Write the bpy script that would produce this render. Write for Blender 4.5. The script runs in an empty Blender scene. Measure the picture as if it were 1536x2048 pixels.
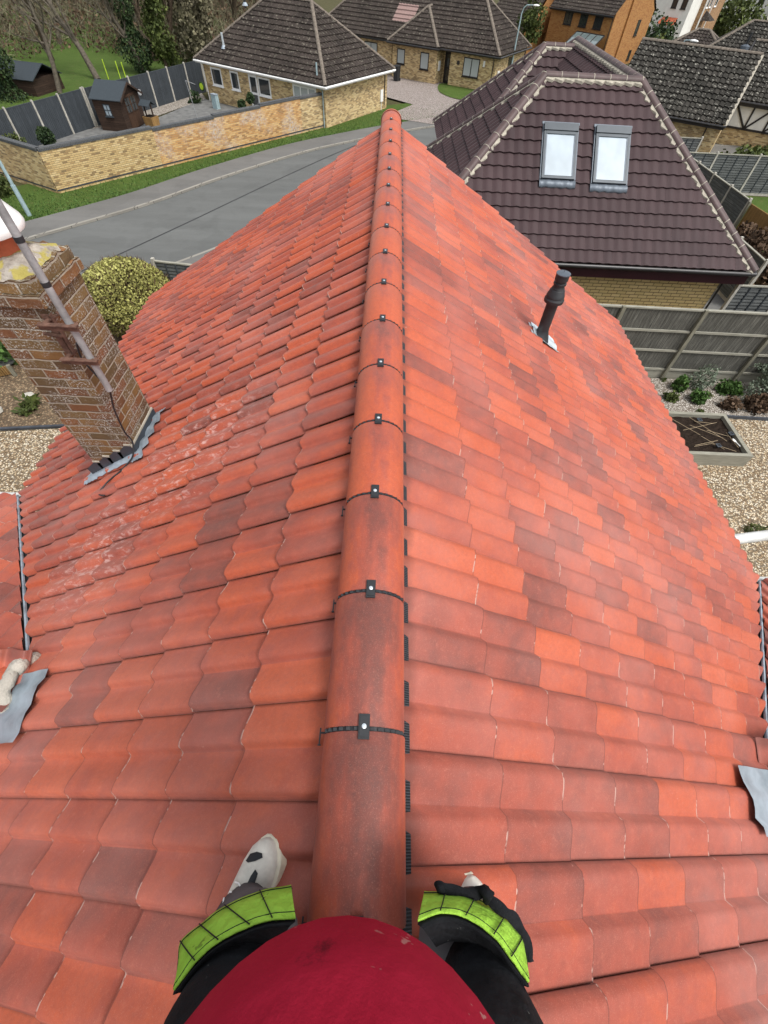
import bpy, bmesh, math, random
from mathutils import Vector, Matrix, noise as mnoise
random.seed(7)
S = bpy.context.scene
COL = S.collection
R = math.radians

# ------------------------------------------------------------------ camera, sky, sun, exposure
cam = bpy.data.cameras.new("camera"); camo = bpy.data.objects.new("camera", cam); COL.objects.link(camo)
S.camera = camo
cam.sensor_fit = 'VERTICAL'; cam.sensor_height = 24.0; cam.lens = 24.0*848.09/2048.0
cam.clip_start = 0.02; cam.clip_end = 900
m = Matrix(((0.9990603, -0.03967186, -0.01745471, 0), (0.02202802, 0.81159476, -0.58380537, 0),
            (0.0373268, 0.58287227, 0.811706, 8.5), (0, 0, 0, 1)))
camo.matrix_world = m

W = bpy.data.worlds.new("World"); S.world = W; W.use_nodes = True
wt = W.node_tree; wt.nodes.clear()
sky = wt.nodes.new('ShaderNodeTexSky'); sky.sky_type = 'NISHITA'; sky.sun_disc = False
SUN_EL, SUN_AZ = R(60), R(128)          # azimuth: clockwise from +Y
sky.sun_elevation = SUN_EL; sky.sun_rotation = SUN_AZ; sky.air_density = 1.0; sky.dust_density = 3.0
hs = wt.nodes.new('ShaderNodeHueSaturation'); hs.inputs['Saturation'].default_value = 0.22
bg = wt.nodes.new('ShaderNodeBackground'); bg.inputs['Strength'].default_value = 0.15
wo = wt.nodes.new('ShaderNodeOutputWorld')
wt.links.new(sky.outputs[0], hs.inputs['Color']); wt.links.new(hs.outputs[0], bg.inputs[0]); wt.links.new(bg.outputs[0], wo.inputs[0])
sl_ = bpy.data.lights.new("sun", 'SUN'); sl_.energy = 1.45; sl_.angle = R(18); sl_.color = (1.0, 0.965, 0.91)
so = bpy.data.objects.new("sun", sl_); COL.objects.link(so); so.location = (0, -20, 40)
d = Vector((math.sin(SUN_AZ)*math.cos(SUN_EL), math.cos(SUN_AZ)*math.cos(SUN_EL), math.sin(SUN_EL)))
so.rotation_euler = d.to_track_quat('Z', 'Y').to_euler()
S.view_settings.view_transform = 'Standard'; S.view_settings.look = 'None'
S.view_settings.gamma = 1.0; S.view_settings.exposure = 0.70
S.cycles.max_bounces = 5; S.cycles.diffuse_bounces = 3; S.cycles.glossy_bounces = 2
S.cycles.transmission_bounces = 4; S.cycles.transparent_max_bounces = 6

# ------------------------------------------------------------------ material helper
class NT:
    def __init__(s, name, rough=0.85, spec=0.3):
        s.m = bpy.data.materials.new(name); s.m.use_nodes = True; s.t = s.m.node_tree
        s.b = s.t.nodes['Principled BSDF']; s.b.inputs['Roughness'].default_value = rough
        s.b.inputs['Specular IOR Level'].default_value = spec
    def n(s, typ, ins=None, **pr):
        o = s.t.nodes.new(typ)
        for k, v in pr.items(): setattr(o, k, v)
        for k, v in (ins or {}).items(): s.set(o.inputs[k], v)
        return o
    def set(s, sock, v):
        if isinstance(v, bpy.types.NodeSocket): s.t.links.new(v, sock)
        elif isinstance(v, bpy.types.Node): s.t.links.new(v.outputs[0], sock)
        else:
            if isinstance(v, (tuple, list)) and len(v) == 3 and sock.type == 'RGBA': v = (*v, 1)
            sock.default_value = v
    def uv(s): return s.n('ShaderNodeUVMap').outputs[0]
    def obj(s): return s.n('ShaderNodeTexCoord').outputs['Object']
    def noise(s, vec, scale, detail=3, rough=.5, col=False):
        o = s.n('ShaderNodeTexNoise', {'Vector': vec, 'Scale': scale, 'Detail': detail, 'Roughness': rough})
        return o.outputs['Color' if col else 'Fac']
    def vor(s, vec, scale, out='Color', **k):
        return s.n('ShaderNodeTexVoronoi', {'Vector': vec, 'Scale': scale}, **k).outputs[out]
    def ramp(s, fac, stops, interp='LINEAR'):
        o = s.n('ShaderNodeValToRGB', {'Fac': fac}); cr = o.color_ramp; cr.interpolation = interp
        while len(cr.elements) < len(stops): cr.elements.new(.5)
        for e, (p, c) in zip(cr.elements, stops):
            e.position = p; e.color = (c, c, c, 1) if not isinstance(c, (tuple, list)) else (*c, 1)
        return o.outputs[0]
    def mix(s, f, a, b, blend='MIX'):
        o = s.n('ShaderNodeMix', data_type='RGBA', blend_type=blend)
        s.set(o.inputs[0], f); s.set(o.inputs[6], a); s.set(o.inputs[7], b); return o.outputs[2]
    def math(s, op, a, b=0.0, c=None):
        o = s.n('ShaderNodeMath', operation=op); s.set(o.inputs[0], a); s.set(o.inputs[1], b)
        if c is not None: s.set(o.inputs[2], c)
        return o.outputs[0]
    def sep(s, v):
        o = s.n('ShaderNodeSeparateXYZ', {0: v}); return o.outputs
    def comb(s, x, y, z=0.0): return s.n('ShaderNodeCombineXYZ', {0: x, 1: y, 2: z}).outputs[0]
    def attr(s, name, out='Fac'): return s.n('ShaderNodeAttribute', attribute_name=name).outputs[out]
    def scale(s, v, sc):
        return s.n('ShaderNodeMapping', {'Vector': v, 'Scale': sc}).outputs[0]
    def color(s, c): s.set(s.b.inputs['Base Color'], c)
    def bump(s, h, strength=.3, dist=.01):
        s.set(s.b.inputs['Normal'], s.n('ShaderNodeBump', {'Height': h, 'Strength': strength, 'Distance': dist}))
    def rough(s, r): s.set(s.b.inputs['Roughness'], r)

def simple(name, c, rough=.7, var=.25, sc=8.0, spec=.3, bump=0, metal=0, bsc=60):
    t = NT(name, rough, spec); o = t.obj()
    n = t.noise(o, sc, 4, .6)
    lo = tuple(x*(1-var) for x in c); hi = tuple(min(1, x*(1+var)) for x in c)
    t.color(t.ramp(n, [(.3, lo), (.7, hi)]))
    if bump: t.bump(t.noise(o, bsc, 3), bump, .01)
    t.b.inputs['Metallic'].default_value = metal
    return t.m

def brick(name, stops, mortar, bw=.225, bh=.075, mw=.011, stain=None, patch=None, lichen=0, bump=.6, efflo=0):
    t = NT(name, .9, .2); uv = t.uv(); x, y, _ = t.sep(uv)
    r = t.math('DIVIDE', y, bh); row = t.math('FLOOR', r); fv = t.math('FRACT', r)
    off = t.math('MULTIPLY', t.math('MODULO', t.math('ABSOLUTE', row), 2.0), .5)
    c = t.math('ADD', t.math('DIVIDE', x, bw), off); colm = t.math('FLOOR', c); fu = t.math('FRACT', c)
    du = t.math('MULTIPLY', t.math('MINIMUM', fu, t.math('SUBTRACT', 1.0, fu)), bw)
    dv = t.math('MULTIPLY', t.math('MINIMUM', fv, t.math('SUBTRACT', 1.0, fv)), bh)
    wob = t.math('MULTIPLY', t.math('SUBTRACT', t.noise(uv, 40, 2), .5), .006)
    dd = t.math('ADD', t.math('MINIMUM', du, dv), wob)
    mask = t.n('ShaderNodeMapRange', {'Value': dd, 'From Min': mw*.35, 'From Max': mw*.65}).outputs[0]
    wn = t.n('ShaderNodeTexWhiteNoise', {'Vector': t.comb(colm, row)}, noise_dimensions='2D').outputs['Value']
    if patch:   # large-scale drift of the brick mix, e.g. batches of darker bricks
        wn = t.math('ADD', wn, t.math('MULTIPLY', t.math('SUBTRACT', t.noise(uv, patch[0], 2), .5), patch[1]))
    bc = t.ramp(wn, stops)
    bc = t.mix(t.math('MULTIPLY', t.noise(uv, 30, 4, .7), .35), bc, (.25, .2, .14), 'MULTIPLY') if True else bc
    bc = t.mix(.35, bc, t.mix(t.noise(uv, 55, 4, .7), tuple(v*.7 for v in stops[len(stops)//2][1]), tuple(min(1, v*1.3) for v in stops[len(stops)//2][1])))
    colr = t.mix(mask, mortar, bc)
    if efflo: colr = t.mix(t.math('MULTIPLY', t.ramp(t.noise(uv, .55, 3, .6), [(.5, 0), (.62, 1)]), t.ramp(t.noise(uv, 9, 4, .7), [(.4, 0), (.6, efflo)])), colr, (.5, .45, .41))
    if stain: colr = t.mix(t.ramp(t.noise(uv, stain[0], 4, .65), [(.45, 0), (.7, stain[1])]), colr, stain[2])
    if lichen:
        l = t.ramp(t.noise(uv, 75, 3, .75), [(.545, 0), (.575, 1)])
        l = t.math('MULTIPLY', l, t.ramp(t.noise(uv, 5.0, 3, .6), [(.42, .0), (.6, lichen)]))
        colr = t.mix(l, colr, (.48, .48, .44))
    t.color(colr)
    t.bump(t.math('ADD', mask, t.math('MULTIPLY', t.noise(uv, 90, 3), .5)), bump, .008)
    return t.m

def roof_mat(name, cols, lich=.0, lcol=(.42, .42, .36), rough=.75, lsc=9.0, spec=.3, pinkpatch=None):
    t = NT(name, rough, spec); uv = t.uv(); rnd = t.attr('rnd')
    b = t.ramp(rnd, cols)
    n = t.noise(uv, 6.0, 4, .65)
    b = t.mix(t.math('MULTIPLY', n, .5), b, tuple(v*.45 for v in cols[0][1]))
    b = t.mix(t.ramp(t.noise(uv, .35, 3), [(.35, 0), (.7, .45)]), b, tuple(min(1, v*1.35) for v in cols[-1][1]))
    if lich:
        l = t.ramp(t.noise(uv, lsc, 5, .75), [(.57, 0), (.62, lich)])
        b = t.mix(l, b, lcol)
    if pinkpatch:
        x, y, _ = t.sep(uv); (x0, x1, y0, y1) = pinkpatch
        f = t.math('MULTIPLY', t.math('MULTIPLY', t.math('GREATER_THAN', x, x0), t.math('LESS_THAN', x, x1)),
                   t.math('MULTIPLY', t.math('GREATER_THAN', y, y0), t.math('LESS_THAN', y, y1)))
        b = t.mix(t.math('MULTIPLY', f, .75), b, (.33, .22, .2))
    t.color(b)
    t.bump(t.noise(uv, 50, 3), .25, .004)
    return t.m

M = {}
# red sand-faced concrete tiles: tone varies tile by tile with smoky dark clouds fired into them
def red_tile(name, dark=0.0, ridge=False):
    t = NT(name, .50, .32); uv = t.uv(); o = t.obj(); rnd = t.attr('rnd'); tu = t.attr('tuv', 'Vector')
    x, y, _ = t.sep(tu)
    cloud = t.noise(o, 3.4, 4, .55) if not ridge else t.noise(t.scale(o, (1.6, .55, 1.0)), 7.0, 5, .6)
    cloud2 = t.noise(o, 13.0, 3, .6)
    f = t.math('ADD', t.math('MULTIPLY', rnd, .80), t.math('MULTIPLY', t.math('SUBTRACT', cloud, .5), .85 if not ridge else 2.1))
    f = t.math('ADD', f, t.math('MULTIPLY', t.math('SUBTRACT', cloud2, .5), .50))
    f = t.math('ADD', f, dark)
    if ridge:
        zc = t.sep(o)[2]; f = t.math('ADD', f, t.math('MULTIPLY', t.ramp(zc, [(.055, 0), (.10, 1)]), t.math('MULTIPLY', rnd, .75)))
    b = t.ramp(f, [(.0, (.50, .100, .038)), (.26, (.45, .088, .038)), (.47, (.350, .076, .047)), (.66, (.260, .066, .046)), (.80, (.185, .057, .045)), (1.0, (.130, .052, .044))])
    b = t.mix(t.ramp(t.noise(o, 48, 5, .75), [(.42, .0), (.70, .42)]), b, (.24, .055, .036))
    b = t.mix(t.ramp(t.noise(o, 33, 5, .8), [(.55, .0), (.75, .35)]), b, (.56, .19, .12))
    # sandy speckle
    sp = t.ramp(t.noise(o, 300, 3, .85), [(.56, 0), (.68, .45)])
    b = t.mix(sp, b, (.56, .26, .19))
    b = t.mix(t.math('MULTIPLY', t.noise(o, 160, 3, .7), .35), b, (.20, .045, .025))
    # pale scuffs, and chipped pale arrises along the butt edge
    sc = t.math('MULTIPLY', t.ramp(t.noise(t.scale(o, (1.0, .55, 1.0)), 26, 4, .75), [(.66, 0), (.74, 1)]), t.ramp(t.noise(o, 1.9, 2), [(.56, 0), (.66, .75)]))
    b = t.mix(sc, b, (.66, .40, .34))
    if not ridge:
        for (px_, py_, pz_, rr_) in ((-1.35, 2.15, 6.2, .50), (-1.95, 1.45, 5.8, .42)):
            ds = t.n('ShaderNodeVectorMath', {0: o, 1: (px_, py_, pz_)}, operation='DISTANCE').outputs['Value']
            sp2 = t.math('MULTIPLY', t.ramp(t.math('DIVIDE', ds, rr_*1.6), [(.2, 1), (1.0, 0)]), t.ramp(t.noise(t.scale(o, (.6, 1.5, 1)), 19, 5, .75), [(.52, 0), (.63, .7)]))
            b = t.mix(sp2, b, (.62, .42, .38))
        ed = t.math('MULTIPLY', t.math('LESS_THAN', y, .017), t.ramp(t.noise(o, 11, 3, .7), [(.535, 0), (.57, 1)]))
        b = t.mix(t.math('MULTIPLY', ed, .8), b, (.72, .52, .44))
        # bloom: a soft pale film, heavier on some tiles
        b = t.mix(t.math('MULTIPLY', t.ramp(t.noise(o, 1.1, 4, .6), [(.42, 0), (.72, 1)]), .20), b, (.60, .33, .29))
        # course shadow painted into the tile heads; side laps and butt edges darkened too
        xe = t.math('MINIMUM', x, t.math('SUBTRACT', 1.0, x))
        lap_shade = t.math('MAXIMUM', t.ramp(t.math('ADD', xe, t.math('MULTIPLY', t.noise(o, 25, 3), .03)), [(.018, .55), (.05, 0)]), t.ramp(t.math('ADD', y, t.math('MULTIPLY', t.noise(o, 22, 3), .06)), [(.87, 0), (.96, .55)]))
        lap_shade = t.math('MAXIMUM', t.math('MULTIPLY', lap_shade, t.math('SUBTRACT', 1.0, ed)), t.math('MULTIPLY', t.math('LESS_THAN', y, .014), .55))
        b = t.mix(lap_shade, b, (.10, .030, .022))
    t.color(b)
    t.bump(t.math('ADD', t.noise(o, 300, 3, .8), t.math('MULTIPLY', t.noise(o, 28, 3), .9)), .22, .004)
    t.rough(t.ramp(t.noise(o, 7, 3), [(.3, .44), (.7, .62)]))
    t.b.inputs['Sheen Weight'].default_value = .08; t.b.inputs['Sheen Roughness'].default_value = .45; t.b.inputs['Sheen Tint'].default_value = (1, .88, .84, 1)
    return t.m
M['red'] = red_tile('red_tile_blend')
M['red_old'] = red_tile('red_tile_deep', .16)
M['ridge'] = red_tile('ridge_tile_blend', .0, True)
M['black'] = simple('black_plastic', (.022, .024, .027), .5, .2, 20, .4)
def ribbed(name):
    t = NT(name, .6, .35); o = t.obj()
    w = t.n('ShaderNodeTexWave', {'Vector': o, 'Scale': 42.0, 'Distortion': 0.0}, wave_type='BANDS', bands_direction='Y').outputs['Fac']
    t.color(t.ramp(w, [(.3, (.012, .014, .017)), (.7, (.055, .06, .068))])); t.bump(w, .8, .006); return t.m
M['ribbed'] = ribbed('ribbed_ridge_roll')
M['pvcw'] = simple('white_plastic', (.58, .59, .57), .5, .18, 9, .4)
M['lead'] = simple('lead_sheet', (.30, .35, .40), .45, .4, 7, .5, .3, .2, 12)
M['leadp'] = simple('new_lead_sheet', (.27, .32, .36), .4, .3, 6, .5, .3, .2, 14)
M['leadd'] = simple('dark_lead', (.055, .062, .075), .5, .3, 5, .4, .2, .2, 20)
M['alu'] = simple('bright_flashing', (.62, .68, .72), .35, .15, 14, .5, .5, .5, 40)
M['mortar'] = simple('cement_mortar', (.40, .37, .32), .95, .25, 9, .1, .8, 0, 70)
M['mortarg'] = simple('grey_mortar', (.37, .34, .28), .95, .28, 9, .1, .8, 0, 60)
M['steel'] = simple('galvanised_pole', (.31, .32, .325), .5, .3, 12, .5, .15, .3, 60)
M['rust'] = simple('rusty_iron', (.125, .068, .050), .85, .45, 25, .2, .5)
M['terra'] = simple('terracotta', (.42, .11, .055), .8, .25, 12, .2, .3)
M['gal'] = simple('lamp_post_paint', (.30, .40, .42), .5, .2, 6, .5)
M['chim'] = brick('weathered_chimney_brick', [(0, (.050, .030, .028)), (.22, (.20, .060, .034)), (.42, (.235, .105, .040)), (.6, (.21, .135, .055)), (.8, (.125, .080, .042)), (1, (.070, .052, .038))],
                  (.33, .285, .22), lichen=1.0, stain=(2.5, .5, (.09, .06, .045)), bump=1.0, mw=.0125)
Y0 = [(0, (.14, .095, .06)), (.12, (.36, .23, .10)), (.45, (.55, .40, .19)), (.8, (.62, .47, .24)), (1, (.66, .54, .31))]
M['yb'] = brick('yellow_stock_brick', Y0, (.34, .29, .20), patch=(.7, .75))
M['ybm'] = brick('mottled_buff_brick', [(0, (.08, .055, .04)), (.25, (.26, .155, .07)), (.55, (.60, .43, .21)), (1, (.78, .64, .37))], (.42, .36, .25), patch=(.9, .3))
M['yellow'] = brick('clean_yellow_brick', [(0, (.58, .42, .17)), (1, (.74, .56, .27))], (.13, .08, .04), bw=.31, bh=.105, mw=.018)
M['gw'] = brick('garden_wall_brick', [(0, (.055, .045, .04)), (.10, (.22, .13, .065)), (.26, (.55, .39, .18)), (.75, (.66, .50, .25)), (1, (.74, .60, .35))], (.27, .20, .11), patch=(.8, .55), mw=.015)
M['gwo'] = brick('orange_garden_wall_brick', [(0, (.17, .085, .045)), (.3, (.46, .22, .08)), (.6, (.62, .36, .14)), (1, (.76, .55, .27))], (.36, .28, .18), patch=(.8, .55), efflo=.85, mw=.013)
M['orange'] = brick('orange_brick', [(0, (.26, .10, .035)), (.4, (.40, .185, .06)), (1, (.48, .26, .09))], (.30, .19, .10), patch=(.6, .4))
M['coping'] = brick('blue_engineering_brick', [(0, (.04, .045, .05)), (1, (.085, .09, .095))], (.17, .17, .17), bw=.075, bh=.225)
M['rbrown'] = roof_mat('brown_roof_tile', [(0, (.040, .023, .025)), (.5, (.048, .028, .030)), (1, (.058, .034, .036))], 0, rough=.62, spec=.25)
M['rold'] = roof_mat('old_brown_roof_tile', [(0, (.024, .018, .015)), (.5, (.035, .027, .022)), (1, (.050, .039, .033))], .55, (.26, .24, .19), .85, 5.0, .25)
M['roldp'] = roof_mat('patched_brown_roof_tile', [(0, (.024, .018, .015)), (.5, (.035, .027, .022)), (1, (.050, .039, .033))], .5, (.26, .24, .19), .85, 5.0, .25, pinkpatch=(7.9, 9.9, 1.6, 3.1))
M['rdark'] = roof_mat('lichened_dark_roof_tile', [(0, (.018, .017, .014)), (.5, (.030, .028, .024)), (1, (.046, .042, .036))], .75, (.36, .35, .30), .9, 5.0, .2)
M['ridgeb'] = simple('brown_ridge_cap', (.080, .050, .048), .55, .25, 3, .4)
M['ridgeg'] = simple('lichened_ridge_cap', (.16, .135, .11), .85, .35, 7, .2, .3)
M['grass'] = None
def grass(name, c1, c2, c3):
    t = NT(name, .95, .15); o = t.obj()
    b = t.ramp(t.noise(o, 35, 5, .75), [(.3, c1), (.55, c2), (.75, c3)])
    b = t.mix(t.ramp(t.noise(o, .5, 4, .6), [(.4, 0), (.7, .5)]), b, tuple(v*.6 for v in c2))
    b = t.mix(t.ramp(t.noise(o, 2.3, 4, .6), [(.55, 0), (.75, .4)]), b, (.16, .13, .06))
    t.color(b); t.bump(t.noise(o, 60, 4, .8), .8, .04); return t.m
M['grass'] = grass('short_grass', (.034, .055, .012), (.075, .125, .024), (.125, .185, .042))
M['rough'] = grass('rough_field', (.040, .036, .018), (.080, .075, .032), (.13, .115, .055))
def gravel(name, cs, sc=30., big=1.0):
    t = NT(name, .8, .3); o = t.obj()
    c = t.sep(t.vor(o, sc))[0]; dd = t.vor(o, sc, 'Distance')
    b = t.ramp(c, cs)
    b = t.mix(t.ramp(dd, [(.25, 0), (.6, .85)]), b, (.07, .05, .03))
    b = t.mix(t.math('MULTIPLY', t.noise(o, 1.3, 4), .30), b, (.16, .12, .08))
    t.color(b); t.bump(t.math('SUBTRACT', 1.0, dd), 1.0, .02); return t.m
G1 = [(0, (.17, .10, .05)), (.3, (.46, .33, .19)), (.6, (.70, .57, .38)), (1, (.92, .84, .68))]
M['gravel'] = gravel('pea_gravel', G1, 22)
M['gravelp'] = gravel('pale_gravel', [(0, (.27, .24, .21)), (.4, (.48, .45, .40)), (1, (.78, .74, .68))], 24)
M['drive'] = gravel('pink_drive_gravel', [(0, (.36, .31, .30)), (.5, (.52, .46, .445)), (1, (.68, .62, .60))], 22)
def asphalt(name, c, seam=False, rough=.85):
    t = NT(name, rough, .3); o = t.obj()
    b = t.ramp(t.noise(o, 150, 3, .8), [(.3, tuple(v*.75 for v in c)), (.7, tuple(v*1.25 for v in c))])
    b = t.mix(t.ramp(t.noise(t.n('ShaderNodeMapping', {'Vector': o, 'Rotation': (0, 0, R(-52)), 'Scale': (.12, 1.0, 1.0)}).outputs[0], .9, 4, .6), [(.35, 0), (.7, .6)]), b, tuple(v*1.4 for v in c))
    b = t.mix(t.ramp(t.noise(o, .8, 4, .7), [(.5, 0), (.75, .35)]), b, tuple(v*.6 for v in c))
    cr = t.vor(t.mix(.06, o, t.noise(o, 2.5, 4, .6, True)), .22, 'Distance', feature='DISTANCE_TO_EDGE')
    b = t.mix(t.ramp(t.noise(o, .33, 3, .5), [(.55, 0), (.57, .18)]), b, tuple(v*.62 for v in c))
    t.color(b); t.bump(t.noise(o, 200, 3), .4, .005); return t.m
M['road'] = asphalt('worn_asphalt', (.105, .108, .104))
M['path'] = asphalt('footway_asphalt', (.125, .122, .115))
M['tar'] = simple('tar_seam', (.022, .023, .025), .6, .2, 10)
M['kerb'] = brick('concrete_kerb', [(0, (.19, .18, .16)), (1, (.30, .285, .25))], (.07, .065, .06), bw=.9, bh=4.0, mw=.03)
M['slab'] = simple('patio_concrete', (.145, .145, .14), .9, .3, 2.5, .2, .2)
M['conc'] = simple('concrete_post', (.42, .40, .35), .9, .2, 7, .2, .4)
def wood(name, a, b_, c, vs=(30, 30, 1.3), plank=0.0, rough=.85, wdir=None):
    t = NT(name, rough, .25); uv = t.uv(); x, y, _ = t.sep(uv)
    g = t.noise(t.scale(uv, (40, 2.2, 1)) if wdir is None else t.scale(uv, (2.2, 40, 1)), 1.0, 5, .7)
    k = t.ramp(g, [(.25, a), (.5, b_), (.75, c)])
    k = t.mix(t.ramp(t.noise(uv, 2.0, 4, .6), [(.4, 0), (.75, .5)]), k, tuple(v*.55 for v in b_))
    h = g
    if plank:
        p = t.math('DIVIDE', x if wdir is None else y, plank); fr = t.math('FRACT', p)
        wn = t.n('ShaderNodeTexWhiteNoise', {'W': t.math('FLOOR', p)}, noise_dimensions='1D').outputs['Value']
        k = t.mix(t.math('MULTIPLY', wn, .55), k, tuple(v*.5 for v in b_))
        gap = t.math('LESS_THAN', fr, .07); k = t.mix(gap, k, tuple(v*.12 for v in b_))
        h = t.math('ADD', t.math('MULTIPLY', fr, 1.0), t.math('MULTIPLY', g, .3))
    t.color(k); t.bump(h, .5, .012); return t.m
M['wgrey'] = wood('weathered_grey_boards', (.030, .030, .027), (.115, .112, .098), (.30, .295, .26), plank=.105)
M['wlap'] = wood('grey_lap_panel', (.045, .048, .048), (.12, .128, .126), (.25, .26, .25), plank=.11, wdir=1)
M['wrail'] = wood('pale_weathered_rail', (.17, .165, .135), (.30, .29, .24), (.42, .41, .35), wdir=1)
M['wpost'] = wood('weathered_post', (.10, .095, .07), (.20, .19, .145), (.31, .295, .23))
M['wdark'] = wood('dark_stained_board', (.040, .047, .053), (.062, .072, .082), (.095, .108, .12), plank=.06)
M['wshed'] = wood('brown_shiplap', (.025, .015, .010), (.055, .033, .023), (.105, .065, .045), plank=.11, wdir=1)
M['wsheddoor'] = wood('brown_shed_door', (.042, .022, .014), (.085, .045, .027), (.14, .08, .05), plank=.1)
M['bamboo'] = wood('orange_slat', (.20, .11, .04), (.36, .21, .075), (.50, .32, .13), plank=.045)
M['felt'] = simple('green_black_felt', (.042, .052, .060), .9, .2, 25, .2, .3)
M['white'] = simple('white_upvc', (.80, .80, .78), .35, .05, 3, .5)
M['whiter'] = simple('white_render', (.72, .71, .66), .8, .08, 2, .2)
M['darkfr'] = simple('dark_brown_frame', (.022, .017, .015), .5, .2, 5, .4)
M['soffit'] = simple('maroon_soffit_board', (.032, .010, .012), .35, .15, 3, .5)
M['gutb'] = simple('dark_gutter', (.028, .026, .026), .35, .2, 3, .5)
M['vel'] = simple('grey_window_frame', (.040, .050, .060), .4, .1, 5, .5, 0, .3)
M['velf'] = simple('grey_apron_flashing', (.095, .115, .14), .45, .15, 8, .5, .1, .3)
def glass(name, c, rough=.06, spec=.9, cur=None):
    t = NT(name, rough, spec); o = t.uv()
    if cur:
        w = t.n('ShaderNodeTexWave', {'Vector': o, 'Scale': 6.0, 'Distortion': 1.5}, bands_direction='X').outputs['Fac']
        t.color(t.mix(t.math('MULTIPLY', w, .5), c, tuple(v*.6 for v in c)))
    else: t.color(t.ramp(t.noise(o, 2., 2), [(.3, tuple(v*.8 for v in c)), (.7, c)]))
    t.b.inputs['Coat Weight'].default_value = .6; t.b.inputs['Coat Roughness'].default_value = .03
    return t.m
M['gdark'] = glass('dark_window_glass', (.030, .036, .038))
M['gcurt'] = glass('net_curtain_glass', (.44, .48, .48), .15, .6, True)
M['gblind'] = glass('white_blind_glass', (.36, .43, .48), .12, .7)
M['gsolar'] = glass('solar_panel', (.10, .16, .20))
M['ggrey'] = glass('conservatory_glass', (.16, .20, .20))
M['red_p'] = simple('red_panel', (.22, .045, .03), .7, .2, 5)
M['soil'] = simple('dark_soil', (.022, .015, .011), .95, .55, 22, .1, 1.0, 0, 45)
M['sleeper'] = wood('grey_sleeper', (.14, .13, .10), (.27, .26, .21), (.38, .365, .30), wdir=1)
M['cane'] = simple('bamboo_cane', (.36, .28, .18), .7, .2, 9)
M['mulch'] = gravel('bark_mulch', [(0, (.06, .035, .02)), (.5, (.22, .14, .08)), (1, (.42, .32, .2))], 18)
M['lime'] = simple('lime_pole', (.42, .58, .04), .5, .1)
M['bark'] = simple('grey_bark', (.105, .090, .070), .95, .4, 8, .1, .8, 0, 20)
M['bark2'] = simple('brown_bark', (.072, .054, .038), .95, .4, 8, .1, .8, 0, 20)
def leafm(name, a, b_, c):
    t = NT(name, .75, .25); r = t.attr('rnd')
    t.color(t.ramp(r, [(0, a), (.5, b_), (1, c)])); return t.m
M['twig'] = leafm('bare_twigs', (.095, .078, .055), (.175, .150, .10), (.30, .27, .20))
M['twigg'] = leafm('greenish_twigs', (.080, .070, .045), (.150, .135, .082), (.25, .235, .145))
M['ivy'] = leafm('ivy_leaves', (.012, .026, .010), (.028, .052, .018), (.06, .09, .03))
M['conif'] = leafm('olive_leaves', (.030, .044, .012), (.065, .085, .022), (.12, .15, .038))
M['lime_l'] = leafm('yellow_green_buds', (.14, .13, .04), (.34, .33, .10), (.50, .49, .17))
M['brown_l'] = leafm('russet_twigs', (.045, .028, .018), (.10, .062, .038), (.17, .11, .065))
M['fresh'] = leafm('fresh_leaves', (.030, .062, .014), (.060, .12, .026), (.105, .19, .045))
M['silver'] = leafm('silver_green_leaves', (.085, .11, .078), (.15, .185, .13), (.26, .30, .23))

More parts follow.
